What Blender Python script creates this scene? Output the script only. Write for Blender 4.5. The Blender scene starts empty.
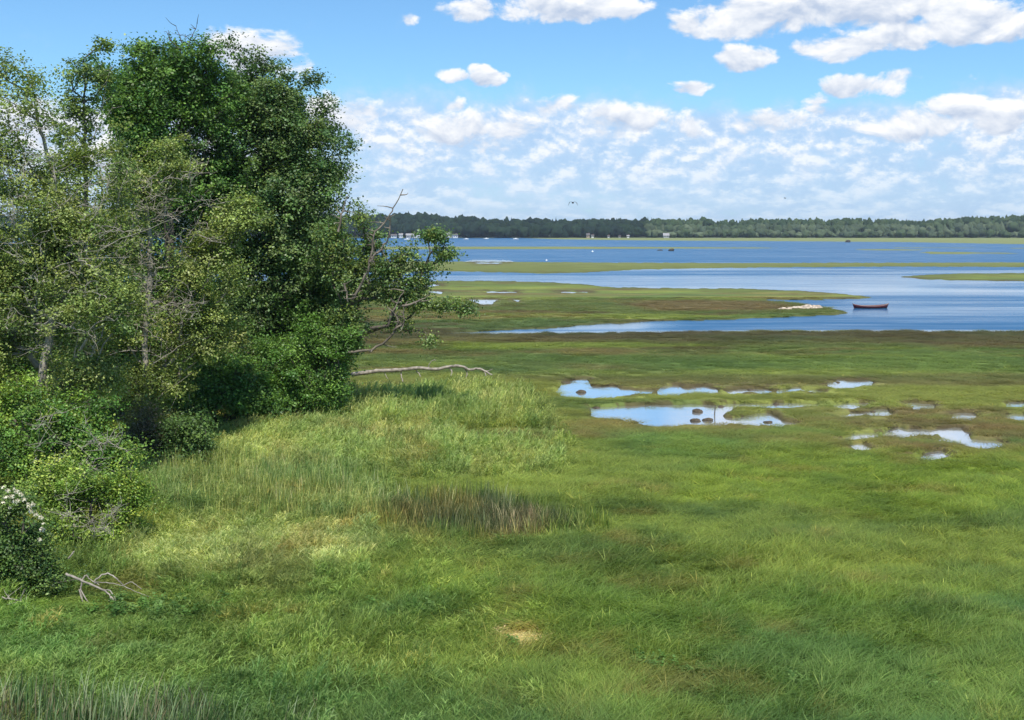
import bpy, bmesh, math, random
import numpy as np
from mathutils import Vector

S = bpy.context.scene
COL = S.collection
PI = math.pi
RNG = np.random.default_rng(11)

# ------------------------------------------------------------------ camera
W, H = 1024, 720
FPX = 1098.0
CAMZ = 10.0
PITCH = math.atan(129.5 / FPX)
CP, SP = math.cos(PITCH), math.sin(PITCH)

cam_d = bpy.data.cameras.new("camera")
cam_d.sensor_width = 36.0
cam_d.lens = FPX / W * 36.0
cam_d.clip_start = 0.5
cam_d.clip_end = 60000
cam = bpy.data.objects.new("camera", cam_d)
cam.location = (0, 0, CAMZ)
cam.rotation_euler = (PI / 2 - PITCH, 0, 0)
COL.objects.link(cam)
S.camera = cam


def ray(u, v):
    x = (np.asarray(u, float) - 512) / FPX
    y = (360 - np.asarray(v, float)) / FPX
    return x, y * SP + CP, y * CP - SP


def ground_at(u, v, z=0.0):
    dx, dy, dz = ray(u, v)
    t = (z - CAMZ) / dz
    return np.array([dx * t, dy * t, z + 0 * t])


def at(u, v, D):
    """point seen at (u, v), D metres in front of the camera (along the ground)"""
    dx, dy, dz = ray(u, v)
    t = D / dy
    return np.array([dx * t, D, CAMZ + dz * t])


def to_px(x, y, z=0.0):
    fw = y * CP - (z - CAMZ) * SP
    up = y * SP + (z - CAMZ) * CP
    return 512 + FPX * x / fw, 360 - FPX * up / fw


# ------------------------------------------------------------------ numpy noise
def _h(ix, iy, iz, seed):
    n = (ix.astype(np.int64) * 374761393 + iy.astype(np.int64) * 668265263 + iz.astype(np.int64) * 2147483647 + seed * 1274126177) & 0xFFFFFFFF
    n = ((n ^ (n >> 13)) * 1274126177) & 0xFFFFFFFF
    n = ((n ^ (n >> 16)) * 2246822519) & 0xFFFFFFFF
    return ((n ^ (n >> 15)) & 0xFFFFFF) / float(0xFFFFFF)


def vn2(x, y, seed=0):
    x = np.asarray(x, float); y = np.asarray(y, float)
    ix, iy = np.floor(x), np.floor(y)
    fx, fy = x - ix, y - iy
    fx = fx * fx * (3 - 2 * fx); fy = fy * fy * (3 - 2 * fy)
    z = np.zeros_like(ix)
    a = _h(ix, iy, z, seed); b = _h(ix + 1, iy, z, seed)
    c = _h(ix, iy + 1, z, seed); d = _h(ix + 1, iy + 1, z, seed)
    return (a + (b - a) * fx) * (1 - fy) + (c + (d - c) * fx) * fy


def vn3(x, y, z, seed=0):
    ix, iy, iz = np.floor(x), np.floor(y), np.floor(z)
    fx, fy, fz = x - ix, y - iy, z - iz
    fx = fx * fx * (3 - 2 * fx); fy = fy * fy * (3 - 2 * fy); fz = fz * fz * (3 - 2 * fz)
    r = 0
    for k in (0, 1):
        a = _h(ix, iy, iz + k, seed); b = _h(ix + 1, iy, iz + k, seed)
        c = _h(ix, iy + 1, iz + k, seed); d = _h(ix + 1, iy + 1, iz + k, seed)
        r = r + ((a + (b - a) * fx) * (1 - fy) + (c + (d - c) * fx) * fy) * (fz if k else 1 - fz)
    return r


def fbm(x, y, octs=4, seed=0):
    r, a, t = 0, 1.0, 0
    for o in range(octs):
        r = r + a * vn2(x * 2 ** o + 17.3 * o, y * 2 ** o + 5.1 * o, seed + o)
        t += a
        a *= 0.55
    return r / t


def sstep(a, b, x):
    t = np.clip((x - a) / (b - a), 0, 1)
    return t * t * (3 - 2 * t)


def sdf(poly, u, v, ku=0.2):
    """signed distance (positive inside), sideways distances counted ku times"""
    P = np.array(poly, float)
    u = np.asarray(u, float); v = np.asarray(v, float)
    best = np.full(u.shape, 1e9)
    inside = np.zeros(u.shape, bool)
    n = len(P)
    for i in range(n):
        a, b = P[i], P[(i + 1) % n]
        ex, ey = (b[0] - a[0]) * ku, b[1] - a[1]
        wx, wy = (u - a[0]) * ku, v - a[1]
        t = np.clip((wx * ex + wy * ey) / (ex * ex + ey * ey + 1e-12), 0, 1)
        d = (wx - ex * t) ** 2 + (wy - ey * t) ** 2
        best = np.minimum(best, d)
        c = (a[1] > v) != (b[1] > v)
        xin = a[0] + (v - a[1]) * (b[0] - a[0]) / (b[1] - a[1] + 1e-12)
        inside ^= c & (u < xin)
    d = np.sqrt(best)
    return np.where(inside, d, -d)


def lin(r, g, b):
    c = np.array([r, g, b], float) / 255.0
    return np.where(c <= 0.04045, c / 12.92, ((c + 0.055) / 1.055) ** 2.4)


# ------------------------------------------------------------------ mesh helpers
def mesh_np(name, verts, quads=None, tris=None, cols=None, smooth=False):
    me = bpy.data.meshes.new(name)
    verts = np.asarray(verts, np.float32)
    loops, starts, totals = [], [], []
    off = 0
    if quads is not None and len(quads):
        q = np.asarray(quads, np.int32)
        loops.append(q.ravel()); starts.append(off + np.arange(len(q)) * 4); totals.append(np.full(len(q), 4)); off += q.size
    if tris is not None and len(tris):
        q = np.asarray(tris, np.int32)
        loops.append(q.ravel()); starts.append(off + np.arange(len(q)) * 3); totals.append(np.full(len(q), 3)); off += q.size
    L = np.concatenate(loops).astype(np.int32)
    st = np.concatenate(starts).astype(np.int32)
    me.vertices.add(len(verts)); me.vertices.foreach_set("co", verts.ravel())
    me.loops.add(len(L)); me.loops.foreach_set("vertex_index", L)
    me.polygons.add(len(st)); me.polygons.foreach_set("loop_start", st)
    if smooth:
        me.polygons.foreach_set("use_smooth", np.ones(len(st), bool))
    if cols is not None:
        add_cols(me, cols)
    me.update(calc_edges=True)
    me.validate()
    return me


def add_cols(me, cols, name="tint"):
    a = me.attributes.new(name, "FLOAT_COLOR", "POINT")
    c = np.ones((len(cols), 4), np.float32)
    c[:, :3] = cols
    a.data.foreach_set("color", c.ravel())


def link(name, me, mats, parent=None, loc=None):
    o = bpy.data.objects.new(name, me)
    COL.objects.link(o)
    if me is not None:
        for m in (mats if isinstance(mats, (list, tuple)) else [mats]):
            me.materials.append(m)
    if parent is not None:
        o.parent = parent
    if loc is not None:
        o.location = loc
    return o


def tag(o, label=None, cat=None, group=None, kind=None):
    if label: o["label"] = label
    if cat: o["category"] = cat
    if group: o["group"] = group
    if kind: o["kind"] = kind
    return o


def empty(name, loc, label, cat, group=None, rz=0.0):
    o = bpy.data.objects.new(name, None)
    o.empty_display_size = 0.5
    COL.objects.link(o)
    o.location = loc
    o.rotation_euler = (0, 0, rz)
    return tag(o, label, cat, group)


class Tubes:
    """tapered tubes along polylines, joined into one mesh"""
    def __init__(self, sides=6):
        self.v, self.q, self.n, self.s = [], [], 0, sides

    def add(self, pts, rad, cap=True):
        pts = np.asarray(pts, float)
        m = len(pts)
        rad = np.broadcast_to(np.asarray(rad, float), (m,)) if np.ndim(rad) == 0 or len(np.atleast_1d(rad)) == 1 else np.asarray(rad, float)
        tan = np.gradient(pts, axis=0)
        tan /= np.linalg.norm(tan, axis=1)[:, None] + 1e-9
        ref = np.array([0.31, 0.2, 0.93]) if abs(tan[0, 2]) < 0.8 else np.array([0.9, 0.3, 0.1])
        a = np.cross(tan, ref); a /= np.linalg.norm(a, axis=1)[:, None] + 1e-9
        b = np.cross(tan, a)
        th = np.arange(self.s) / self.s * 2 * PI
        ring = pts[:, None, :] + rad[:, None, None] * (np.cos(th)[None, :, None] * a[:, None, :] + np.sin(th)[None, :, None] * b[:, None, :])
        self.v.append(ring.reshape(-1, 3))
        i = np.arange(m - 1)[:, None] * self.s
        j = np.arange(self.s)[None, :]
        j2 = (j + 1) % self.s
        self.q.append(np.stack([i + j, i + j2, i + self.s + j2, i + self.s + j], -1).reshape(-1, 4) + self.n)
        self.n += m * self.s

    def mesh(self, name, base=None):
        v = np.concatenate(self.v)
        if base is not None:
            v = v - np.asarray(base)
        return mesh_np(name, v, quads=np.concatenate(self.q), smooth=True)


def smooth_path(pts, n=5, jit=0.0, rng=RNG):
    """Catmull-Rom through the points"""
    P = np.asarray(pts, float)
    P = np.vstack([2 * P[0] - P[1], P, 2 * P[-1] - P[-2]])
    out = []
    for i in range(1, len(P) - 2):
        for k in range(n):
            t = k / n
            out.append(0.5 * (2 * P[i] + (P[i + 1] - P[i - 1]) * t + (2 * P[i - 1] - 5 * P[i] + 4 * P[i + 1] - P[i + 2]) * t ** 2 + (3 * P[i] - P[i - 1] - 3 * P[i + 1] + P[i + 2]) * t ** 3))
    out.append(P[-2])
    out = np.array(out)
    if jit:
        out[1:-1] += rng.normal(0, jit, out[1:-1].shape)
    return out


# ------------------------------------------------------------------ materials
def new_mat(name):
    m = bpy.data.materials.new(name)
    m.use_nodes = True
    nt = m.node_tree
    nt.nodes.clear()
    out = nt.nodes.new("ShaderNodeOutputMaterial")
    return m, nt, out


def nd(nt, typ, **kw):
    n = nt.nodes.new(typ)
    for k, v in kw.items():
        if k.startswith("i_"):
            n.inputs[k[2:].replace("_", " ")].default_value = v
        else:
            setattr(n, k, v)
    return n


def plain(name, col, rough=0.7, noise=0.25, scale=4.0, bump=0.0, metallic=0.0, spec=0.4):
    m, nt, out = new_mat(name)
    b = nd(nt, "ShaderNodeBsdfPrincipled")
    b.inputs["Roughness"].default_value = rough
    b.inputs["Metallic"].default_value = metallic
    b.inputs["Specular IOR Level"].default_value = spec
    tc = nd(nt, "ShaderNodeTexCoord")
    n = nd(nt, "ShaderNodeTexNoise"); n.inputs["Scale"].default_value = scale; n.inputs["Detail"].default_value = 6
    nt.links.new(tc.outputs["Object"], n.inputs["Vector"])
    mr = nd(nt, "ShaderNodeMapRange")
    mr.inputs["From Min"].default_value = 0.25; mr.inputs["From Max"].default_value = 0.75
    mr.inputs["To Min"].default_value = 1 - noise; mr.inputs["To Max"].default_value = 1 + noise
    nt.links.new(n.outputs["Fac"], mr.inputs["Value"])
    mx = nd(nt, "ShaderNodeVectorMath", operation="SCALE")
    mx.inputs[0].default_value = tuple(col)
    nt.links.new(mr.outputs["Result"], mx.inputs["Scale"])
    nt.links.new(mx.outputs["Vector"], b.inputs["Base Color"])
    if bump:
        bp = nd(nt, "ShaderNodeBump"); bp.inputs["Strength"].default_value = bump; bp.inputs["Distance"].default_value = 0.05
        nt.links.new(n.outputs["Fac"], bp.inputs["Height"]); nt.links.new(bp.outputs["Normal"], b.inputs["Normal"])
    nt.links.new(b.outputs["BSDF"], out.inputs["Surface"])
    return m


def leaf_mat(name, attr_type="GEOMETRY", transl=0.35, rough=0.5, spec=0.35, vary=0.0, gain=1.0):
    """foliage: tint attribute, thin-leaf light passing through"""
    m, nt, out = new_mat(name)
    at_ = nd(nt, "ShaderNodeAttribute", attribute_type=attr_type, attribute_name="tint")
    src = at_.outputs["Color"]
    if attr_type == "INSTANCER":
        a2 = nd(nt, "ShaderNodeAttribute", attribute_type="GEOMETRY", attribute_name="blade")
        mm = nd(nt, "ShaderNodeMix", data_type="RGBA", blend_type="MULTIPLY")
        mm.inputs[0].default_value = 1.0
        nt.links.new(src, mm.inputs[6]); nt.links.new(a2.outputs["Color"], mm.inputs[7])
        src = mm.outputs[2]
    sc = nd(nt, "ShaderNodeVectorMath", operation="SCALE"); sc.inputs["Scale"].default_value = gain
    nt.links.new(src, sc.inputs[0])
    b = nd(nt, "ShaderNodeBsdfPrincipled")
    b.inputs["Roughness"].default_value = rough
    b.inputs["Specular IOR Level"].default_value = spec
    nt.links.new(sc.outputs["Vector"], b.inputs["Base Color"])
    t = nd(nt, "ShaderNodeBsdfTranslucent")
    tm = nd(nt, "ShaderNodeMix", data_type="RGBA", blend_type="MULTIPLY")
    tm.inputs[0].default_value = 1.0
    tm.inputs[7].default_value = (1.15, 1.1, 0.65, 1)
    nt.links.new(sc.outputs["Vector"], tm.inputs[6])
    nt.links.new(tm.outputs[2], t.inputs["Color"])
    mx = nd(nt, "ShaderNodeMixShader"); mx.inputs[0].default_value = transl
    nt.links.new(b.outputs[0], mx.inputs[1]); nt.links.new(t.outputs[0], mx.inputs[2])
    nt.links.new(mx.outputs[0], out.inputs["Surface"])
    return m


M_LEAF = leaf_mat("leaves", transl=0.36, rough=.42)
M_BLADE = leaf_mat("grass_blades", "INSTANCER", transl=0.42, rough=0.6, spec=0.3)
M_BARK = plain("bark", (0.10, 0.085, 0.065), 0.9, 0.5, 5.0, 0.4)
M_PALEBARK = plain("pale_bark", (0.33, 0.295, 0.24), 0.9, 0.4, 5.0, 0.4)
M_TWIG = plain("grey_twig", (0.33, 0.29, 0.23), 0.9, 0.4, 5.0, 0.3)
M_LIMB = plain("weathered_limb", (0.17, 0.14, 0.105), 0.9, 0.8, 2.2, 0.4)
M_DEAD = plain("bleached_wood", (0.30, 0.26, 0.21), 0.9, 0.6, 5.0, 0.6)

# ------------------------------------------------------------------ layout of land and water (traced outlines of the shores)
LAND = [
    [(-900, 336), (300, 334.5), (440, 333.7), (470, 333.3), (540, 332.8), (640, 332.2), (800, 330.8), (1024, 331.2), (1900, 333), (1900, 3000), (-900, 3000)],
    [(-900, 281), (380, 281), (450, 280.5), (500, 280.6), (540, 281.5), (580, 283.6), (610, 286.5), (640, 287.6), (740, 288.2), (800, 290.2), (840, 293.2), (873, 296.2), (860, 298.3),
     (830, 299.0), (790, 299.0), (766, 298.9), (768, 300.4), (780, 300.9), (800, 302.6), (825, 307), (845, 310.6), (849, 312), (840, 313.6), (800, 315.6), (740, 318.2), (650, 320.6), (600, 323), (560, 326.5), (500, 329.4), (462, 331.2), (440, 333.2), (300, 334.6), (-900, 336.5)],
    [(-900, 260), (440, 261), (640, 262.2), (740, 262.6), (1024, 262), (1900, 261), (1900, 267), (1024, 266.6), (900, 266.2), (760, 267.2), (640, 269), (590, 272), (540, 273), (500, 272), (440, 270.6), (400, 272), (-900, 275)],
    [(898, 276.2), (925, 274.2), (960, 273), (1024, 272.6), (1900, 271.5), (1900, 282), (1024, 280.9), (960, 280), (920, 278.6)],
    [(-900, 246), (400, 246.3), (560, 246.3), (760, 247.2), (790, 247.8), (760, 248.2), (560, 248.9), (400, 249.3), (-900, 249)],
    [(-900, 238), (520, 237.9), (560, 239.3), (640, 240.4), (760, 241), (900, 242), (1024, 244.2), (1900, 246), (1900, 230.5), (-900, 230.5)],
]


def c7(*p): return [(540 + x * .254, 360 + y * .254) for x, y in p]
def c8(*p): return [(780 + x * .238, 360 + y * .238) for x, y in p]
def c4(*p): return [(440 + x * .1953, 240 + y * .1953) for x, y in p]


POOLS = [
    c7((70, 122), (100, 95), (110, 80), (165, 75), (170, 95), (225, 100), (290, 98), (300, 112), (440, 118), (430, 132), (330, 139), (200, 143), (150, 140), (100, 132)),
    c7((480, 108), (520, 97), (545, 96), (560, 108), (610, 105), (640, 102), (680, 108), (680, 124), (610, 126), (560, 127), (530, 135), (490, 132)),
    c7((735, 117), (800, 109), (870, 106), (890, 118), (870, 126), (790, 124), (740, 125)),
    c7((930, 117), (980, 105), (1012, 102), (1018, 110), (960, 124), (933, 127)),
    c7((200, 178), (250, 181), (420, 176), (600, 173), (690, 171), (760, 171), (860, 167), (1024, 164), (1065, 168), (1060, 182), (1024, 186), (940, 182), (770, 185), (730, 192), (708, 202), (705, 218), (760, 224),
       (850, 213), (905, 206), (935, 230), (1000, 243), (930, 251), (690, 250), (600, 243), (560, 250), (490, 253), (400, 249), (320, 235), (250, 228), (212, 214)),
    c8((-12, 115), (70, 108), (77, 118), (30, 127), (-12, 132)),
    c8((83, 113), (160, 124), (157, 134), (88, 126)),
    c8((203, 98), (215, 87), (250, 84), (338, 87), (332, 101), (280, 110), (233, 108)),
    c8((348, 85), (382, 82), (380, 97), (353, 96)),
    c8((232, 180), (348, 176), (337, 191), (300, 200), (250, 198)),
    c8((228, 232), (320, 218), (362, 213), (322, 233), (270, 241)),
    c8((378, 212), (410, 204), (453, 215), (426, 235), (388, 234)),
    c8((522, 182), (560, 177), (626, 181), (617, 207), (580, 209), (552, 196)),
    c8((733, 222), (760, 214), (804, 219), (792, 247), (743, 245)),
    c8((960, 175), (1024, 176), (1080, 182), (1024, 190), (973, 188)),
    c8((956, 232), (1000, 226), (1080, 232), (1080, 252), (1024, 251)),
    c8((260, 326), (330, 309), (412, 303), (408, 316), (350, 327), (280, 332)),
    c8((316, 355), (345, 350), (380, 368), (340, 376)),
    c8((462, 292), (490, 283), (520, 294), (580, 290), (700, 283), (745, 281), (783, 299), (783, 324), (830, 333), (905, 340), (920, 356), (850, 365), (800, 348), (740, 338), (686, 332), (712, 316), (697, 303), (640, 305), (560, 313), (500, 323), (468, 317)),
    c8((622, 395), (640, 379), (690, 370), (707, 384), (735, 398), (680, 407), (628, 418)),
    c4((145, 303), (285, 300), (270, 326), (215, 329), (190, 319)),
    c4((240, 262), (400, 262), (395, 267), (255, 268)),
    c4((615, 264), (770, 263), (755, 267), (630, 268)),
    c4((170, 114), (330, 114), (300, 119), (200, 119)),
    c4((365, 303), (415, 302), (402, 311)),
    [(383, 283), (425, 282.5), (440, 285), (405, 289), (385, 287.5)], [(380, 296), (392, 295.5), (390, 298.5)], [(428, 291), (443, 290.5), (440, 293.5)],
]
WATER_Z = -0.12


def px_warp(x, y):
    u, v = to_px(x, y)
    n1 = fbm(x * 0.55, y * 0.18, 4, 3) - 0.5
    n2 = fbm(x * 0.6, y * 0.6, 5, 9) - 0.5
    k = np.clip((v - 231) / 150, 0.05, 1.2)
    return u + 18 * n1 * k, v + 5.5 * n2 * k


def land_depth(x, y):
    """(signed px distance to bay shore, signed px distance inside pools)"""
    u, v = px_warp(x, y)
    far = sstep(270, 330, v)
    land = np.full(u.shape, -1e3)
    for p in LAND:
        land = np.maximum(land, sdf(p, u, v, 0.12))
    # drowned grass flats in the far right of the bay
    flat = sdf([(760, 247.5), (880, 247), (1100, 248), (1900, 248), (1900, 256), (1100, 256), (900, 254.5), (800, 252)], u, v, 0.1)
    nz = fbm(x * 0.02, y * 0.012, 4, 77) - 0.53
    land = np.maximum(land, np.minimum(flat, nz * 6))
    pool = np.full(u.shape, -1e3)
    near = (v > 255) & (v < 470)
    for p in POOLS:
        pu = [q[0] for q in p]; pv = [q[1] for q in p]
        m = near & (u > min(pu) - 30) & (u < max(pu) + 30) & (v > min(pv) - 8) & (v < max(pv) + 8)
        if m.any():
            pool[m] = np.maximum(pool[m], sdf(p, u[m], v[m], 0.25) + .9 * np.clip((v[m] - 300) / 70, 0, 1))
    return land, pool


# ------------------------------------------------------------------ colours of the plants that cover the marsh
K_ALB = 0.96


def tints(x, y):
    u, v = to_px(x, y)
    n = np.asarray(u).shape
    wob = fbm(x * 0.10, y * 0.10, 4, 21) - 0.5
    u2 = u + 60 * wob; v2 = v + 24 * (fbm(x * 0.09, y * 0.05, 4, 31) - 0.5) * np.clip((v - 300) / 200, 0, 1.3)
    c = np.zeros(n + (3,))
    stops = [(231, (122, 138, 84)), (255, (110, 122, 72)), (268, (100, 112, 58)), (285, (92, 108, 52)), (300, (98, 112, 58)), (318, (92, 108, 52)), (328, (86, 94, 48)), (334, (82, 82, 48)), (341, (92, 96, 52)),
             (350, (92, 112, 54)), (370, (92, 112, 56)), (385, (108, 112, 62)), (410, (112, 118, 62)), (432, (106, 128, 60)), (480, (114, 134, 58)), (560, (110, 130, 56)), (600, (94, 128, 54)), (650, (88, 122, 58)), (720, (86, 118, 60)), (1500, (86, 118, 60))]
    vs = np.array([s[0] for s in stops]); cs = np.array([lin(*s[1]) for s in stops])
    for k in range(3):
        c[..., k] = np.interp(v2, vs, cs[:, k])

    def mix(mask, col, a=1.0):
        m = (np.clip(mask, 0, 1) * a)[..., None]
        c[...] = c * (1 - m) + lin(*col) * m

    # streaks of different grasses across the marsh
    s1 = fbm(x * 0.035, y * 0.11, 5, 41); s2 = fbm(x * 0.06 + 9, y * 0.16, 5, 55); s3 = fbm(x * 0.5, y * 0.5, 3, 61)
    mix(sstep(0.52, 0.66, s1) * sstep(250, 300, v), (128, 146, 62), 0.55)
    mix(sstep(0.54, 0.68, s2) * sstep(250, 300, v), (74, 104, 54), 0.55)
    mix(sstep(400, 415, v) * (1 - sstep(455, 470, v)) * sstep(780, 860, u) * sstep(.45, .6, fbm(x * .2, y * .3, 4, 79)), (104, 92, 62), 0.6)
    mix(sstep(0.55, 0.7, fbm(x * 0.05 + 31, y * 0.2, 5, 71)) * sstep(280, 300, v) * (1 - sstep(450, 520, v)), (122, 106, 66), 0.55)
    mix(sstep(0.58, 0.7, fbm(x * 0.12 + 3, y * 0.3, 4, 73)) * sstep(262, 280, v) * (1 - sstep(345, 360, v)), (90, 78, 52), 0.6)
    # brown strip with wrack along the creek edge
    mix(sstep(331, 332.5, v) * (1 - sstep(337, 347, v2)), (82, 84, 52), 0.6)
    mix(sstep(1.0, 3.0, sdf([(440, 341), (640, 341), (760, 347), (620, 351), (430, 352)], u2, v, .1)), (116, 138, 54), 0.65)
    mix(sstep(0, 6, sdf([(480, 352), (560, 350), (700, 356), (900, 354), (1300, 350), (1300, 372), (900, 374), (640, 372), (480, 364)], u2, v2, .1)), (86, 112, 52), 0.7)
    # tidal tongues: brown cord grass to the right, reddish patch
    mix(sstep(0, 2.5, sdf([(600, 303), (680, 299), (770, 300.5), (830, 308), (770, 312), (640, 312)], u, v, .08)), (112, 100, 66), 0.75)
    # smooth emerald and yellow sweeps in the mid marsh
    mix(sstep(0, 12, sdf([(575, 432), (700, 428), (760, 440), (700, 470), (600, 462)], u2, v2, .25)), (98, 134, 66), 0.6)
    mix(sstep(0, 10, sdf([(720, 448), (1300, 452), (1300, 520), (900, 530), (640, 505)], u2, v2, .2)), (118, 142, 46), 0.6)
    mix(sstep(0, 14, sdf([(700, 620), (860, 600), (1300, 585), (1300, 760), (560, 760), (600, 690)], u2, v2, .25)), (82, 118, 62), 0.6)
    mix(sstep(0, 9, sdf([(860, 596), (1300, 585), (1300, 640), (960, 640), (880, 620)], u2, v2, .25)), (68, 104, 58), 0.5)
    # tall pale stand, cattails, dead stems, swept grass
    tall = sstep(-2, 8, sdf(TALL, u + 12 * wob, v + 8 * wob, .3))
    mix(tall, (156, 174, 102), 0.92)
    mix(tall * sstep(0.42, 0.6, fbm(x * 0.4, y * 0.35, 4, 83)), (122, 150, 84), 0.7)
    mix(tall * sstep(0.55, 0.68, fbm(x * 0.7 + 50, y * 0.5, 4, 85)), (172, 180, 110), 0.7)
    mix(sstep(-2, 6, sdf(SHADED_GAP, u, v, .3)), (88, 98, 56), 0.85)  # gap in the tall stand, its grass shadow painted dark into the tint
    cat = sstep(-3, 9, sdf(CATGREEN, u + 20 * wob, v + 16 * wob, .4))
    mix(cat, (118, 144, 86), 0.85)
    mix(cat * sstep(0.48, 0.6, fbm(x * 0.5, y * 0.4, 4, 87)), (134, 150, 84), 0.8)
    dark = sstep(-3, 8, sdf(CATDARK, u + 16 * wob, v + 12 * wob, .4))
    mix(dark, (82, 94, 66), 0.9)
    dead = sstep(-2, 8, sdf(DEADST, u, v, .4))
    mix(dead * sstep(0.40, 0.6, s3), (146, 140, 106), 0.6)
    sw = sstep(-4, 12, sdf(SWEPT, u + 20 * wob, v + 18 * wob, .4))
    mix(sw, (144, 164, 96), 0.85)
    mix(sstep(-5, 14, sdf([(60, 570), (230, 575), (420, 560), (420, 660), (200, 680), (60, 640)], u2, v2, .4)), (96, 120, 54), 0.5)
    mix(sstep(-3, 10, sdf([(230, 550), (330, 552), (330, 600), (240, 600)], u2, v2, .4)), (100, 112, 58), 0.55)
    mix(sstep(-3, 10, sdf([(340, 604), (470, 600), (470, 628), (350, 634)], u2, v2, .4)), (60, 96, 48), 0.6)
    mix(sstep(-3, 5, sdf([(498, 633), (530, 628), (545, 638), (520, 645), (500, 643)], u, v, .5)), (196, 172, 112), 0.95)
    # patches and flecks everywhere near
    f1 = fbm(x * 0.9, y * 0.9, 4, 91); f2 = fbm(x * 0.35, y * 0.28, 4, 95)
    g = sstep(380, 460, v)
    mix(sstep(0.52, 0.68, f2) * g, (126, 146, 62), 0.4)
    mix(sstep(0.56, 0.7, f1) * g, (66, 98, 48), 0.4)
    mix(sstep(0.60, 0.72, fbm(x * 0.6 + 40, y * 0.6, 4, 99)) * g, (128, 122, 66), 0.45)
    return c * K_ALB * np.array([1.18, 1.04, 1.14]), u, v


TALL = [(190, 440), (250, 418), (310, 405), (370, 393), (430, 386), (490, 390), (528, 402), (548, 418), (572, 448), (570, 474), (520, 484), (440, 484), (330, 480), (200, 490)]
SHADED_GAP = [(450, 434), (490, 431), (545, 432), (568, 438), (545, 450), (480, 452), (452, 446)]
CATGREEN = [(120, 480), (170, 462), (300, 462), (390, 480), (410, 530), (300, 532), (150, 524)]
CATDARK = [(385, 510), (440, 500), (500, 504), (550, 516), (600, 526), (570, 534), (480, 542), (400, 538)]
DEADST = [(470, 520), (520, 512), (575, 520), (610, 528), (560, 536), (480, 543)]
SWEPT = [(100, 540), (180, 524), (300, 530), (400, 540), (370, 575), (240, 585), (120, 585)]

# ------------------------------------------------------------------ ground and water sheets
vrows = np.concatenate([[233.9, 234.4], np.arange(235, 340, 0.55), np.arange(340, 480, 0.8), np.arange(480, 760, 2.0)])
Drows = (CAMZ) / np.tan(PITCH + np.arctan((vrows - 360) / FPX))
Drows = np.concatenate([Drows, [18.5, 16, 12, 6, 0, -15, -60]])
ucols = np.concatenate([np.arange(-900, -100, 25), np.arange(-100, 1124, 3.0), np.arange(1124, 1925, 25)])
DD, UU = np.meshgrid(Drows, ucols, indexing="ij")
dep = np.maximum(DD, 14) * CP + CAMZ * SP
XX = (UU - 512) / FPX * dep
nr, nc = XX.shape
gx, gy = XX.ravel(), DD.ravel()
landd, poold = land_depth(gx, gy)
ys = np.maximum(gy, 18)
col, gu, gv = tints(gx, ys)
behind = gy < 19
landd[behind] = 50; poold[behind] = -50
rough_z = (fbm(gx * 0.5, gy * 0.5, 4, 5) - 0.5) * 0.16 * np.clip(1 - (gy - 60) / 150, 0.1, 1)
rough_z += (fbm(gx * 0.08, gy * 0.08, 3, 6) - 0.5) * 0.15 * np.clip(1 - (gy - 60) / 60, 0.0, 1)
top = rough_z * 0.9 + 0.02
zl = -0.75 + (0.75 + top) * sstep(-1.1, 0.5, landd)
zl = zl - (0.34 + top) * sstep(-0.7, 0.9, poold)
near_sh = gy < 60
# upland the trees stand on, to the left
up = sstep(0, 60, sdf([(-900, 395), (300, 372), (340, 392), (250, 430), (150, 455), (70, 520), (40, 600), (-900, 640)], gu, gv, 0.6))
zl += up * 0.5 * (gy > 20)
gverts = np.stack([gx, gy, zl], -1)
mud = lin(92, 78, 56) * 0.8
wet = lin(70, 66, 54) * 0.8
edge = sstep(-3.0, -0.3, poold) * (fbm(gx * 0.6, gy * 0.3, 3, 15) * 1.3 > 0.55)
col = col * (1 - 0.8 * edge[:, None]) + mud * 0.8 * edge[:, None]
m = sstep(-0.5, 0.8, poold)[:, None]
col = col * (1 - m) + wet * m
m = (1 - sstep(-0.9, 0.1, landd))[:, None]
col = col * (1 - m) + wet * 0.9 * m
# muddy bank line of the creek and the islands
m = (sstep(-0.6, 0.1, landd) * (1 - sstep(0.4, 1.6, landd)) * sstep(255, 290, gv))[:, None] * 0.6
col = col * (1 - m) + lin(72, 66, 44) * m
# bare mud and straw spots in the near grass
for (a, b, ru, rv, cc) in [(845, 699, 17, 5, (136, 112, 84)), (958, 674, 14, 6, (106, 80, 62)), (855, 718, 28, 6, (176, 150, 108)), (738, 711, 6, 4, (160, 132, 94)), (885, 705, 30, 9, (120, 150, 96)), (520, 640, 31, 10, (214, 196, 146)), (900, 438 + 16, 14, 2.0, (104, 84, 62))]:
    m = (1 - sstep(0.5, 1.2, np.hypot((gu - a) / ru, (gv - b) / rv) + (fbm(gx * 3, gy * 3, 3, 2) - 0.5)))[:, None]
    col = col * (1 - m) + lin(*cc) * 0.9 * m
i = np.arange((nr - 1) * nc).reshape(nr - 1, nc)[:, :-1].ravel()
gq = np.stack([i, i + nc, i + nc + 1, i + 1], -1)
me = mesh_np("marsh", gverts, quads=gq, cols=col, smooth=True)

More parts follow.
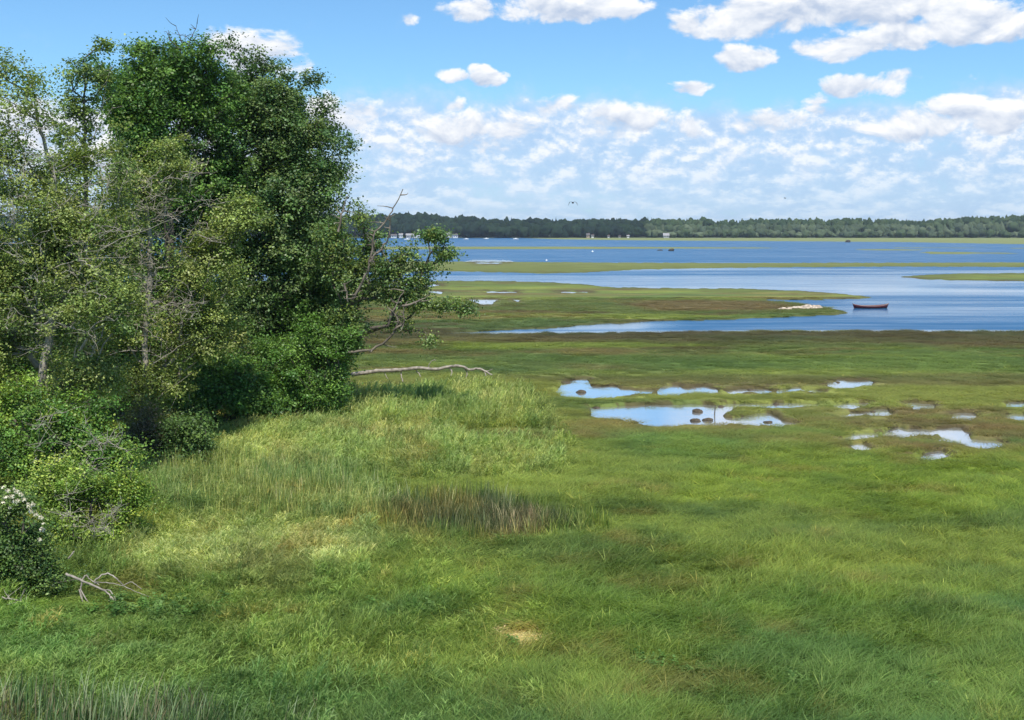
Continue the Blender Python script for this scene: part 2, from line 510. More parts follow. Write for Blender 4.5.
m_, nt, out = new_mat("marsh_ground")
a_ = nd(nt, "ShaderNodeAttribute", attribute_type="GEOMETRY", attribute_name="tint")
geo = nd(nt, "ShaderNodeNewGeometry")
n1 = nd(nt, "ShaderNodeTexNoise"); n1.inputs["Scale"].default_value = 2.2; n1.inputs["Detail"].default_value = 8; n1.inputs["Roughness"].default_value = 0.7
n2 = nd(nt, "ShaderNodeTexNoise"); n2.inputs["Scale"].default_value = 1.0; n2.inputs["Detail"].default_value = 5
mpn = nd(nt, "ShaderNodeMapping"); mpn.inputs["Scale"].default_value = (0.12, 0.5, 1)
nt.links.new(geo.outputs["Position"], n1.inputs["Vector"])
nt.links.new(geo.outputs["Position"], mpn.inputs["Vector"]); nt.links.new(mpn.outputs[0], n2.inputs["Vector"])
ad = nd(nt, "ShaderNodeMath", operation="ADD")
nt.links.new(n1.outputs["Fac"], ad.inputs[0]); nt.links.new(n2.outputs["Fac"], ad.inputs[1])
mr = nd(nt, "ShaderNodeMapRange"); mr.inputs["From Min"].default_value = 0.7; mr.inputs["From Max"].default_value = 1.3; mr.inputs["To Min"].default_value = 0.62; mr.inputs["To Max"].default_value = 1.38
nt.links.new(ad.outputs[0], mr.inputs["Value"])
sc = nd(nt, "ShaderNodeVectorMath", operation="SCALE")
nt.links.new(a_.outputs["Color"], sc.inputs[0]); nt.links.new(mr.outputs[0], sc.inputs["Scale"])
b = nd(nt, "ShaderNodeBsdfPrincipled"); b.inputs["Roughness"].default_value = 0.95; b.inputs["Specular IOR Level"].default_value = 0.15
nt.links.new(sc.outputs["Vector"], b.inputs["Base Color"])
bp = nd(nt, "ShaderNodeBump"); bp.inputs["Strength"].default_value = 0.6; bp.inputs["Distance"].default_value = 0.15
nt.links.new(n1.outputs["Fac"], bp.inputs["Height"]); nt.links.new(bp.outputs["Normal"], b.inputs["Normal"])
nt.links.new(b.outputs[0], out.inputs["Surface"])
tag(link("marsh_ground", me, m_), "salt marsh ground with green and olive grasses, tidal pools and low islands", kind="structure")

# water: one sheet at the tide level; ripple = how strongly the wind ruffles it there
wsel = (Drows > 45)
wr = int(wsel.sum())
wx, wy = XX[:wr].ravel(), DD[:wr].ravel()
wu, wv = to_px(wx, wy)
rip = 0.42 + 0.52 * sstep(0.40, 0.62, fbm(wx * 0.006 + 3, wy * 0.045, 4, 201))
rip = np.where(wv < 262, np.maximum(rip, 0.75 + 0.3 * fbm(wx * 0.01, wy * 0.03, 3, 203)), rip)


def band(a, b, lo, hi, amount, soft=1.0):
    m_ = sstep(a - soft, a + soft, wv) * (1 - sstep(b - soft, b + soft, wv)) * sstep(lo - 40, lo + 10, wu) * (1 - sstep(hi - 10, hi + 60, wu))
    return m_ * amount


ww = wv + 3.0 * (fbm(wx * 0.03, wy * 0.05, 3, 207) - 0.5)
wv = ww
def setrip(mask, val):
    global rip
    rip = rip * (1 - mask) + val * mask
setrip(band(285, 289, 640, 900, 0.8, 1.5), 0.34)
setrip(band(275, 281, 380, 600, 0.6), 0.5)
setrip(band(288, 292, 860, 1500, 0.85, 1.2), 0.3)
setrip(band(300, 303, 860, 1500, 0.6, 1.0), 0.4)
setrip(band(296, 300, 860, 1500, 0.8, 1.2), 0.8)
setrip(band(309, 314.5, 840, 1500, 0.8, 2.0), 0.42)
setrip(band(304, 306, 860, 1500, 0.5, 1.0), 0.7)
setrip(band(320.5, 326, 690, 1600, 0.95, 1.4), 1.0)
setrip(band(329.5, 333, 440, 1600, 0.95, 1.0), 0.3)
setrip(band(318, 329, 440, 640, 0.9, 2.0), 0.3)
_, wpd = land_depth(wx, wy)
setrip(((wv > 336) | (wpd > -2.5)).astype(float), 0.17)
wcol = np.stack([rip] * 3, -1)
wi = np.arange((wr - 1) * nc).reshape(wr - 1, nc)[:, :-1].ravel()
wq = np.stack([wi, wi + nc, wi + nc + 1, wi + 1], -1)
me = mesh_np("water", np.stack([wx, wy, np.full(len(wx), WATER_Z)], -1), quads=wq, cols=wcol, smooth=True)
m_, nt, out = new_mat("bay_water")
a_ = nd(nt, "ShaderNodeAttribute", attribute_type="GEOMETRY", attribute_name="tint")
geo = nd(nt, "ShaderNodeNewGeometry")
mpn = nd(nt, "ShaderNodeMapping"); mpn.inputs["Scale"].default_value = (0.45, 1.0, 1)
nt.links.new(geo.outputs["Position"], mpn.inputs["Vector"])
n1 = nd(nt, "ShaderNodeTexNoise"); n1.inputs["Scale"].default_value = 1.3; n1.inputs["Detail"].default_value = 5; n1.inputs["Roughness"].default_value = 0.6
nt.links.new(mpn.outputs[0], n1.inputs["Vector"])
b = nd(nt, "ShaderNodeBsdfPrincipled")
wm = nd(nt, "ShaderNodeMix", data_type="RGBA"); wm.inputs[6].default_value = (.36, .36, .33, 1); wm.inputs[7].default_value = (0.02, 0.10, 0.21, 1)
wr2 = nd(nt, "ShaderNodeMapRange"); wr2.inputs["From Min"].default_value = .17; wr2.inputs["From Max"].default_value = .45
nt.links.new(a_.outputs["Fac"], wr2.inputs["Value"]); nt.links.new(wr2.outputs[0], wm.inputs[0]); nt.links.new(wm.outputs[2], b.inputs["Base Color"])
b.inputs["IOR"].default_value = 1.33
mr = nd(nt, "ShaderNodeMapRange"); mr.inputs["To Min"].default_value = 0.04; mr.inputs["To Max"].default_value = 0.40
nt.links.new(a_.outputs["Fac"], mr.inputs["Value"]); nt.links.new(mr.outputs[0], b.inputs["Roughness"])
bp = nd(nt, "ShaderNodeBump"); bp.inputs["Distance"].default_value = 0.045
mp2 = nd(nt, "ShaderNodeMapping"); mp2.inputs["Scale"].default_value = (0.05, 0.42, 1)
nt.links.new(geo.outputs["Position"], mp2.inputs["Vector"])
n3 = nd(nt, "ShaderNodeTexNoise"); n3.inputs["Scale"].default_value = 1.0; n3.inputs["Detail"].default_value = 6; n3.inputs["Roughness"].default_value = .65
nt.links.new(mp2.outputs[0], n3.inputs["Vector"])
rr3 = nd(nt, "ShaderNodeMapRange"); rr3.inputs["From Min"].default_value = .35; rr3.inputs["From Max"].default_value = .65; rr3.inputs["To Min"].default_value = .62; rr3.inputs["To Max"].default_value = 1.25
nt.links.new(n3.outputs["Fac"], rr3.inputs["Value"])
rm = nd(nt, "ShaderNodeMath", operation="MULTIPLY"); nt.links.new(mr.outputs[0], rm.inputs[0]); nt.links.new(rr3.outputs[0], rm.inputs[1])
nt.links.new(rm.outputs[0], b.inputs["Roughness"])
mb = nd(nt, "ShaderNodeMath", operation="MULTIPLY"); mb.inputs[1].default_value = 0.7
nt.links.new(a_.outputs["Fac"], mb.inputs[0]); nt.links.new(mb.outputs[0], bp.inputs["Strength"])
nt.links.new(n1.outputs["Fac"], bp.inputs["Height"]); nt.links.new(bp.outputs["Normal"], b.inputs["Normal"])
gl = nd(nt, "ShaderNodeBsdfGlossy"); gl.inputs["Color"].default_value = (.95, .97, 1, 1)
nt.links.new(mr.outputs[0], gl.inputs["Roughness"]); nt.links.new(bp.outputs["Normal"], gl.inputs["Normal"])
sl = nd(nt, "ShaderNodeMapRange"); sl.inputs["From Min"].default_value = .17; sl.inputs["From Max"].default_value = .5; sl.inputs["To Min"].default_value = .72; sl.inputs["To Max"].default_value = 0.0
nt.links.new(a_.outputs["Fac"], sl.inputs["Value"])
mx = nd(nt, "ShaderNodeMixShader"); nt.links.new(sl.outputs[0], mx.inputs[0]); nt.links.new(b.outputs[0], mx.inputs[1]); nt.links.new(gl.outputs[0], mx.inputs[2])
nt.links.new(mx.outputs[0], out.inputs["Surface"])
tag(link("water", me, m_), "blue tidal bay, creek and marsh pools, ruffled in bands by the wind", kind="structure")

# ------------------------------------------------------------------ grass tufts
def tuft(name, n, spread, h0, h1, width, bend, lean, rng, segs=3, stiff=1.0, palette=((1, 1, 1),), flip=0.0):
    vs, qs, cs = [], [], []
    k = 0
    for _ in range(n):
        r = spread * math.sqrt(rng.random()); th = rng.random() * 2 * PI
        bx, by = r * math.cos(th), r * math.sin(th)
        h = rng.uniform(h0, h1); w = width * rng.uniform(0.7, 1.3)
        d = rng.random() * 2 * PI
        bl = bend * rng.uniform(0.3, 1.3)
        lx, ly = lean[0] + math.cos(d) * bl, lean[1] + math.sin(d) * bl
        fa = rng.random() * PI
        px_, py_ = math.cos(fa) * w / 2, math.sin(fa) * w / 2
        c = np.array(palette[rng.integers(len(palette))]) * rng.uniform(0.8, 1.2)
        for s in range(segs + 1):
            t = s / segs
            off = t ** (1.0 + stiff)
            z = h * (t - 0.35 * min(1.0, math.hypot(lx, ly)) * off)
            cx, cy = bx + lx * h * off, by + ly * h * off
            ww_ = (1 - t) ** 0.7 if s < segs else 0.08
            vs += [(cx - px_ * ww_, cy - py_ * ww_, z), (cx + px_ * ww_, cy + py_ * ww_, z)]
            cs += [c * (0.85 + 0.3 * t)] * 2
        for s in range(segs):
            a0 = k + s * 2
            qs.append((a0, a0 + 1, a0 + 3, a0 + 2))
        k += (segs + 1) * 2
    me = mesh_np(name, np.array(vs), quads=qs)
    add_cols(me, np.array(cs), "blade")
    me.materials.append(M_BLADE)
    return bpy.data.objects.new(name, me)


def leafy(name, n, size, rng):
    vs, qs, cs = [], [], []
    for k in range(n):
        th = rng.random() * 2 * PI; el = rng.uniform(0.1, 1.4)
        rr = rng.uniform(0.3, 1.0)
        p = np.array([math.cos(th) * math.cos(el) * 0.5, math.sin(th) * math.cos(el) * 0.5, math.sin(el)]) * rr
        d = rng.normal(0, 1, 3); d[2] = abs(d[2]) * 0.3; d /= np.linalg.norm(d)
        nn = np.array([rng.normal(0, .5), rng.normal(0, .5), 1]); s = np.cross(d, nn); s /= np.linalg.norm(s)
        L = size * rng.uniform(0.7, 1.3)
        b0 = len(vs)
        vs += [p, p + d * L * .5 + s * L * .32, p + d * L, p + d * L * .5 - s * L * .32]
        qs.append((b0, b0 + 1, b0 + 2, b0 + 3)); cs += [np.ones(3) * rng.uniform(.75, 1.3)] * 4
    me = mesh_np(name, np.array(vs), quads=qs)
    add_cols(me, np.array(cs), "blade")
    me.materials.append(M_BLADE)
    return bpy.data.objects.new(name, me)


trng = np.random.default_rng(5)
GREEN = ((1, 1, 1), (1.0, 1.0, 0.9), (0.8, 0.92, 0.85), (1.3, 1.2, 1.15), (0.9, 1.0, 0.8))
MIXED = ((1, 1, 1), (0.6, 0.75, 0.62), (1.8, 1.6, 1.6), (1.1, 1.05, 0.8), (0.5, 0.65, 0.5))
DRY = ((1.9, 1.75, 1.6), (1.3, 1.2, 1.1), (0.75, 0.78, 0.75), (0.55, 0.62, 0.55), (1, 1.0, 0.9))
PROTO = bpy.data.collections.new("tufts")          # sources of the tufts, never in the scene itself
protos = []
def reg(o):
    PROTO.objects.link(o); protos.append(o)
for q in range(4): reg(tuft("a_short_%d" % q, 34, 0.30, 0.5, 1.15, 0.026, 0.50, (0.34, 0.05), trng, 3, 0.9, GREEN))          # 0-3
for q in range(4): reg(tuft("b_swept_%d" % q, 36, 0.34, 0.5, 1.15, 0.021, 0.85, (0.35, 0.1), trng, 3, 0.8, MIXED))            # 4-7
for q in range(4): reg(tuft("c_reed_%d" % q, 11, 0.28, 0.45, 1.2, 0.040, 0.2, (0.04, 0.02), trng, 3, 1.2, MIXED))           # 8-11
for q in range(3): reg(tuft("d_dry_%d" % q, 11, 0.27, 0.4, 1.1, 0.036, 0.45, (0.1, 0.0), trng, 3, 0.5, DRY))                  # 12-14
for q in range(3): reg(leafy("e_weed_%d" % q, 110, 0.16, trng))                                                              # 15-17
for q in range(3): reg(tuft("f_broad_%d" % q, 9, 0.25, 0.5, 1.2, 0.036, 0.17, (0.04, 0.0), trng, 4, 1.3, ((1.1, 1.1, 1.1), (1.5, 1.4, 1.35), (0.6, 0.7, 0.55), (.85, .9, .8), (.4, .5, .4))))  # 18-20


def leafreed(name, n, rng):
    """stems with slanting blades, as young reeds carry them"""
    vs, qs, cs = [], [], []
    for _ in range(n):
        r = .34 * math.sqrt(rng.random()); th = rng.random() * 2 * PI
        b = np.array([r * math.cos(th), r * math.sin(th), 0]); h = rng.uniform(.6, 1.15)
        ln = np.array([rng.normal(.06, .08), rng.normal(.02, .08), 1.0])
        c = np.array(LREED[rng.integers(len(LREED))])
        for k in range(10):
            t = rng.uniform(.25, 1.0)
            p = b + ln * h * t
            a = rng.random() * 2 * PI; e = rng.uniform(.8, 1.5)
            d = np.array([math.cos(a) * math.cos(e) + .25, math.sin(a) * math.cos(e), math.sin(e)]); d /= np.linalg.norm(d)
            s = np.cross(d, [rng.normal(), rng.normal(), .6]); s /= np.linalg.norm(s)
            L = rng.uniform(.2, .42); w = .0095 * rng.uniform(.8, 1.4)
            k0 = len(vs)
            vs += [p - s * w * .5, p + s * w * .5, p + d * L * .5 + s * w, p + d * L * .5 - s * w, p + d * L + [0, 0, -.08], p + d * L + [0, 0, -.08] + s * .004]
            qs += [(k0, k0 + 1, k0 + 2, k0 + 3), (k0 + 3, k0 + 2, k0 + 5, k0 + 4)]
            cs += [c * rng.uniform(.8, 1.2)] * 6
    me = mesh_np(name, np.array(vs), quads=qs)
    add_cols(me, np.array(cs), "blade")
    me.materials.append(M_BLADE)
    return bpy.data.objects.new(name, me)


LREED = ((1, 1, 1), (1.25, 1.2, 1.15), (.7, .8, .65), (.95, 1.0, .9), (1.4, 1.3, 1.3))
for q in range(4): reg(leafreed("g_leafreed_%d" % q, 13, trng))                                                            # 21-24


def grass_object(name, label, x, y, z, kind, scl, wid, colr, rng):
    n = len(x)
    me = bpy.data.meshes.new(name)
    me.vertices.add(n)
    me.vertices.foreach_set("co", np.stack([x, y, z], -1).astype(np.float32).ravel())
    a = me.attributes.new("kind", "INT", "POINT"); a.data.foreach_set("value", kind.astype(np.int32))
    a = me.attributes.new("scl", "FLOAT_VECTOR", "POINT"); a.data.foreach_set("vector", np.stack([wid, wid, scl], -1).astype(np.float32).ravel())
    rot = np.zeros((n, 3), np.float32); rot[:, 2] = (fbm(x * .22, y * .22, 3, 401) - .5) * 7.0 + rng.normal(0, 0.65, n)
    a = me.attributes.new("rot", "FLOAT_VECTOR", "POINT"); a.data.foreach_set("vector", rot.ravel())
    add_cols(me, colr)
    o = bpy.data.objects.new(name, me)
    COL.objects.link(o)
    ng = bpy.data.node_groups.new(name, "GeometryNodeTree")
    ng.interface.new_socket("Geometry", in_out="INPUT", socket_type="NodeSocketGeometry")
    ng.interface.new_socket("Geometry", in_out="OUTPUT", socket_type="NodeSocketGeometry")
    gi = ng.nodes.new("NodeGroupInput"); go = ng.nodes.new("NodeGroupOutput")
    ci = ng.nodes.new("GeometryNodeCollectionInfo"); ci.inputs["Collection"].default_value = PROTO
    ci.inputs["Separate Children"].default_value = True; ci.inputs["Reset Children"].default_value = True
    ip = ng.nodes.new("GeometryNodeInstanceOnPoints"); ip.inputs["Pick Instance"].default_value = True
    def na(nm, typ):
        q = ng.nodes.new("GeometryNodeInputNamedAttribute"); q.data_type = typ; q.inputs["Name"].default_value = nm
        return [s_ for s_ in q.outputs if s_.enabled][0]
    ng.links.new(gi.outputs[0], ip.inputs["Points"]); ng.links.new(ci.outputs[0], ip.inputs["Instance"])
    ng.links.new(na("kind", "INT"), ip.inputs["Instance Index"])
    ng.links.new(na("scl", "FLOAT_VECTOR"), ip.inputs["Scale"])
    ng.links.new(na("rot", "FLOAT_VECTOR"), ip.inputs["Rotation"])
    ng.links.new(ip.outputs[0], go.inputs[0])
    md = o.modifiers.new("tufts", "NODES"); md.node_group = ng
    return tag(o, label, kind="stuff")


def ground_z(x, y):
    """height of the ground sheet under a point (same formula as the sheet)"""
    rz = (fbm(x * 0.5, y * 0.5, 4, 5) - 0.5) * 0.16 * np.clip(1 - (y - 60) / 150, 0.1, 1)
    rz += (fbm(x * 0.08, y * 0.08, 3, 6) - 0.5) * 0.15 * np.clip(1 - (y - 60) / 60, 0.0, 1)
    u, v = to_px(x, y)
    upl = sstep(0, 60, sdf([(-900, 395), (300, 372), (340, 392), (250, 430), (150, 455), (70, 520), (40, 600), (-900, 640)], u, v, 0.6))
    return rz * 0.9 + 0.02 + upl * 0.5


def scatter(d0, d1, dens, rng, u0=-160, u1=1330):
    D_ = []
    kk = (u1 - u0) / FPX
    n = int(dens * kk * (d1 ** 2 - d0 ** 2) / 2)
    d = np.sqrt(rng.uniform(d0 ** 2, d1 ** 2, n))
    u = rng.uniform(u0, u1, n)
    return (u - 512) / FPX * (d * CP + CAMZ * SP), d


BLG = 1.35
grng = np.random.default_rng(77)
X_, Y_ = [], []
for (d0, d1, dens) in [(18.5, 28, 30), (28, 40, 22), (40, 55, 15), (55, 75, 9), (75, 112, 4.2), (112, 165, 1.6)]:
    a, b = scatter(d0, d1, dens, grng)
    X_.append(a); Y_.append(b)
X_ = np.concatenate(X_); Y_ = np.concatenate(Y_)
ld, pd = land_depth(X_, Y_)
keep = (ld > 0.5) & ((pd < -1.0) | ((pd < -.25) & (grng.random(len(X_)) < .3)))
keep &= ~((pd > -3.0) & (grng.random(len(X_)) < 0.65))
X_, Y_, pd = X_[keep], Y_[keep], pd[keep]
cg, u_, v_ = tints(X_, Y_)
z_ = ground_z(X_, Y_)
nh = fbm(X_ * 0.25, Y_ * 0.25, 4, 303)
wob = fbm(X_ * 0.10, Y_ * 0.10, 4, 21) - 0.5
hgt = np.interp(v_, [290, 335, 380, 430, 500, 560, 620, 720], [0.14, 0.15, 0.13, 0.17, 0.26, 0.34, 0.40, 0.42]) * (0.7 + 0.6 * nh)
hgt *= np.interp(fbm(X_ * .6, Y_ * .6, 3, 411), [.3, .5, .7], [.68, 1.0, 1.28])
hgt *= np.where(u_ < 480, np.interp(v_, [430, 520], [1.0, 1.2]), 1)
kind = grng.integers(0, 4, len(X_))
wid = np.interp(Y_, [20, 40, 60, 110, 165], [0.85, 1.0, 1.35, 2.0, 2.6])
hgt = np.where(pd > -6, hgt * 0.75, hgt)
straw = grng.random(len(X_)) < .045 * (fbm(X_ * .15, Y_ * .15, 3, 421) > .46)
kind = np.where(straw, grng.integers(12, 15, len(X_)), kind); hgt = np.where(straw, hgt * 1.05, hgt)
seg = np.zeros(len(X_), int)      # 0 marsh, 1 tall, 2 cattail, 3 swept
tl = sdf(TALL, u_ + 12 * wob, v_ + 8 * wob, .3) > np.where(v_ > 425, 20, 3) * grng.random(len(X_)) ** 1.6
gp = sdf(SHADED_GAP, u_, v_, .3) > 0
cgn = sdf(CATGREEN, u_ + 20 * wob, v_ + 16 * wob, .4) > np.where(grng.random(len(X_)) < .42, -3 + 12 * grng.random(len(X_)), 99)
cdk = sdf(CATDARK, u_ + 16 * wob, v_ + 12 * wob, .4) > -5 + 12 * grng.random(len(X_)) ** 1.5
ddd = sdf(DEADST, u_, v_, .4) > 0
swp = (v_ > 515) & (u_ + 260 * (grng.random(len(X_)) - .5) + 260 * (fbm(X_ * .3, Y_ * .3, 3, 311) - .5) < 430)
tl |= (sdf(CATGREEN, u_ + 20 * wob, v_ + 16 * wob, .4) > 0)
tallz = tl & ~gp
hgt = np.where(tallz, np.interp(v_, [400, 425, 470, 530], [1.0, 0.9, 0.6, .6]) * (0.4 + 1.1 * nh) * grng.uniform(.7, 1.25, len(X_)), hgt); kind = np.where(tallz, np.where(grng.random(len(X_)) < .55, grng.integers(21, 25, len(X_)), grng.integers(4, 8, len(X_))), kind); seg[tallz] = 1
hgt = np.where(gp, 0.25, hgt)
dab = swp & (grng.random(len(X_)) < np.interp(u_, [150, 480], [.30, .08]))
kind = np.where(swp, np.where(dab, grng.integers(21, 25, len(X_)), grng.integers(4, 8, len(X_))), kind); hgt = np.where(swp, 0.50 * (0.35 + 1.2 * nh) * np.where(grng.random(len(X_)) < .15, 1.3, .9), hgt)
hgt = np.where(cgn, .85 * (0.6 + 0.7 * nh), hgt); kind = np.where(cgn, grng.integers(8, 12, len(X_)), kind); seg[cgn] = 2
hgt = np.where(cdk, .66 * (0.7 + 0.6 * nh), hgt); kind = np.where(cdk, grng.integers(8, 12, len(X_)), kind); seg[cdk] = 2
dz = ddd & (grng.random(len(X_)) < 0.55)
kind = np.where(dz, grng.integers(12, 15, len(X_)), kind); seg[dz] = 2
wid = np.where(seg == 2, wid * 0.9, wid)
hgt = np.where(np.hypot((u_ - 98) / 75, (v_ - 606) / 26) < 1, hgt * .42, hgt)
vr = np.where((seg > 0) | swp, .36, .2)[:, None]
hgt = np.where(tallz & (v_ < 398), hgt * .7, hgt)
spot = np.zeros(len(X_))
for (a, b, ru, rv) in [(845, 699, 17, 5), (958, 674, 14, 6), (855, 718, 28, 6), (738, 711, 6, 4), (520, 641, 29, 9), (900, 455, 16, 3)]:
    spot = np.maximum(spot, np.hypot((u_ - a) / ru, (v_ - b) / rv) < 1.0)
hgt = np.where(spot > 0, hgt * np.where(grng.random(len(X_)) < .85, .06, .45), hgt)
cg = np.where(straw[:, None], cg * [1.3, 1.12, 1.15], cg)
cg = np.where((spot > 0)[:, None] & (np.abs(u_ - 520) < 40)[:, None], lin(204, 188, 138) * .85, cg)
cg = np.where(dab[:, None] & (seg == 0)[:, None], cg * [1.35, 1.28, 1.4], cg)
cb = np.clip(cg * BLG * (1 + vr * grng.uniform(-1, 1, (len(X_), 1))), 0, 0.7)
for s_, nm, lb in [(0, "marsh_grass", "low green marsh grass carpeting the flat meadow around the pools"), (1, "tall_grass", "pale yellow green tall grass stand in front of the trees"), (2, "cattails", "upright bluish cattail stand with brown dead stems in the meadow")]:
    k = seg == s_
    grass_object(nm, lb, X_[k], Y_[k], z_[k], kind[k], hgt[k], wid[k], cb[k], grng)
print("tufts", len(X_))

# extra cattail density (stems stand close together)
ex = []
a, b = scatter(38, 62, 7, grng, 60, 660)
u, v = to_px(a, b)
wob = fbm(a * 0.10, b * 0.10, 4, 21) - 0.5
k = (sdf(CATGREEN, u + 20 * wob, v + 16 * wob, .4) > 1) | (sdf(CATDARK, u + 16 * wob, v + 12 * wob, .4) > 1)
a, b = a[k], b[k]
c_, u, v = tints(a, b)
pale = grng.random(len(a)) < 0.12
c_[pale] = lin(176, 178, 130) * 0.8
grass_object("reed_stems", "scattered pale reed stems rising among the cattails", a, b, ground_z(a, b), grng.integers(8, 12, len(a)), grng.uniform(0.5, 1.15, len(a)), grng.uniform(0.7, 1.1, len(a)), np.clip(c_ * 1.4, 0, .7), grng)

# coarse reeds in the bottom left corner
n = 430
d = np.sqrt(grng.uniform(18.9 ** 2, 21.6 ** 2, n)); u = np.where(grng.random(n) < 0.7, grng.uniform(-60, 220, n), grng.uniform(100, 330, n))
a = (u - 512) / FPX * (d * CP + CAMZ * SP)
hh = grng.uniform(0.55, 1.15, n) * np.interp(u, [0, 150, 330], [1.1, 1.0, 0.6])
pal = np.array([lin(140, 162, 116), lin(104, 134, 80), lin(160, 172, 132), lin(80, 108, 62), lin(134, 128, 100)])[grng.integers(0, 5, n)]
grass_object("reeds", "coarse grey green reeds with long blades in the bottom left corner", a, d, ground_z(a, d), grng.integers(18, 21, n), hh, grng.uniform(0.8, 1.2, n), pal * 0.85, grng)

# leafy weeds in the near grass
wl = []
for (uc, vc, su, sv, n, hh) in [(400, 618, 40, 7, 46, .45), (655, 668, 22, 6, 30, .4), (700, 672, 30, 5, 26, .3), (795, 686, 10, 5, 10, .35), (512, 648, 10, 4, 8, .3), (600, 655, 40, 7, 22, .3), (160, 612, 50, 10, 60, .5), (330, 712, 50, 8, 40, .4),
                                (770, 690, 60, 10, 20, .28), (930, 690, 40, 12, 16, .28), (620, 708, 60, 8, 20, .3), (250, 640, 60, 20, 40, .4)]:
    for _ in range(n):
        wl.append((grng.normal(uc, su * .6), grng.normal(vc, sv * .6), hh * grng.uniform(.6, 1.3)))
wl = np.array(wl)
p = ground_at(wl[:, 0], wl[:, 1])
pal = np.array([lin(100, 136, 62), lin(120, 150, 80), lin(78, 112, 52)])[grng.integers(0, 3, len(wl))]
grass_object("weeds", "broad leaved weeds in dark clumps among the near grass", p[0], p[1], ground_z(p[0], p[1]), grng.integers(15, 18, len(wl)), wl[:, 2] * .8, wl[:, 2] * 1.1, pal, grng)

# ------------------------------------------------------------------ trees and shrubs
class Leaves:
    def __init__(self):
        self.v, self.c = [], []

    def add(self, pos, size, col, rng, up=0.6, out=None):
        n = len(pos)
        nrm = rng.normal(0, 1, (n, 3))
        nrm[:, 2] = np.abs(nrm[:, 2]) + up
        if out is not None:
            nrm += out * 0.6
        nrm /= np.linalg.norm(nrm, axis=1)[:, None]
        d = rng.normal(0, 1, (n, 3)); d[:, 2] -= 0.3
        d -= nrm * (d * nrm).sum(1)[:, None]
        d /= np.linalg.norm(d, axis=1)[:, None] + 1e-9
        s = np.cross(nrm, d)
        L = (size * rng.uniform(0.65, 1.35, n))[:, None]
        w = 0.34
        quad = np.stack([pos - d * L * .5, pos + s * L * w - nrm * L * .06, pos + d * L * .5, pos - s * L * w - nrm * L * .06], 1)
        self.v.append(quad.reshape(-1, 3))
        self.c.append(np.repeat(col, 4, axis=0))

    def mesh(self, name, base):
        v = np.concatenate(self.v) - np.asarray(base)
        q = np.arange(len(v)).reshape(-1, 4)
        return mesh_np(name, v, quads=q, cols=np.concatenate(self.c))


def skeleton(trunk, targets, rng, r_tip=0.012, r_max=0.25, sag=0.08, step=0.7):
    """branch tubes from the trunk polyline to every target; returns Tubes-ready list of (pts, radii)"""
    nodes = [p for p in trunk]; par = [-1] + list(range(len(trunk) - 1)); plen = [0.0]
    for i in range(1, len(trunk)):
        plen.append(plen[-1] + np.linalg.norm(trunk[i] - trunk[i - 1]))
    cap = 200000
    arr = np.zeros((40000, 3)); pl = np.zeros(40000)
    arr[:len(nodes)] = nodes; pl[:len(nodes)] = plen
    cnt = len(nodes)
    dist0 = np.array([np.min(np.linalg.norm(np.asarray(trunk) - t, axis=1)) for t in targets])
    leafcount = np.zeros(40000)
    ends = []
    for ti in np.argsort(dist0):
        t = targets[ti]
        d = np.linalg.norm(arr[:cnt] - t, axis=1)
        below = np.maximum(arr[:cnt, 2] - t[2] + 0.2, 0)
        j = int(np.argmin(d + 0.22 * pl[:cnt] + 0.9 * below))
        L = d[j]
        k = max(1, int(L / step))
        prev = j
        a = arr[j].copy()
        for s in range(1, k + 1):
            f = s / k
            q = a + (t - a) * f
            if s < k:
                q = q + rng.normal(0, 0.09 * min(L, 2.0), 3) + np.array([0, 0, sag * L * math.sin(PI * f)])
            arr[cnt] = q; par.append(prev); pl[cnt] = pl[prev] + L / k
            prev = cnt; cnt += 1
        ends.append(prev)
        leafcount[prev] += 1
    par = np.array(par)
    for i in range(cnt - 1, 0, -1):
        if par[i] >= 0:
            leafcount[par[i]] += leafcount[i]
    rad = np.minimum(r_tip * np.maximum(leafcount[:cnt], 1) ** 0.5, r_max)
    return arr[:cnt], par, rad


def skel_tubes(tb, arr, par, rad):
    for i in range(1, len(arr)):
        p = par[i]
        if p < 0: continue
        tb.add([arr[p], arr[i]], [min(rad[p], rad[i] * 1.5), rad[i]])


def crown_points(blobs, D, rng, gap=0.42, gscale=0.9, seed=0, shell=0.5):
    """clump centres inside the crown's lobes, with holes"""
    out, outward = [], []
    for (u, v, ru, rv, dD, n) in blobs:
        c = at(u, v, D + dD)
        s = math.hypot(D + dD, 6) / FPX
        R = np.array([ru * s, (ru + rv) * .5 * s * .9, rv * s])
        got = 0; tries = 0
        while got < n and tries < 40:
            m = n * 3
            d = rng.normal(0, 1, (m, 3)); d /= np.linalg.norm(d, axis=1)[:, None]
            r = rng.random(m) ** shell
            q = c + d * R * (r * (0.72 + 0.62 * rng.random(m) ** 2))[:, None]
            nz = vn3(q[:, 0] * gscale + seed, q[:, 1] * gscale, q[:, 2] * gscale, seed) * .65 + .35 * vn3(q[:, 0] * gscale * 2.3, q[:, 1] * gscale * 2.3, q[:, 2] * gscale * 2.3, seed + 5)
            ok = nz > gap
            q = q[ok][: n - got]; dd = d[ok][: n - got]
            out.append(q); outward.append(dd); got += len(q); tries += 1
    return np.concatenate(out), np.concatenate(outward)


def jitter_cols(base, n, rng, var=0.18, alt=None, altp=0.2):
    b = np.array(base, float)[rng.integers(0, len(base), n)] if np.ndim(base) == 2 else np.tile(base, (n, 1))
    return b * rng.uniform(1 - var, 1 + var, (n, 1)) * rng.uniform(0.94, 1.06, (n, 3))


TREE_K = 1.62


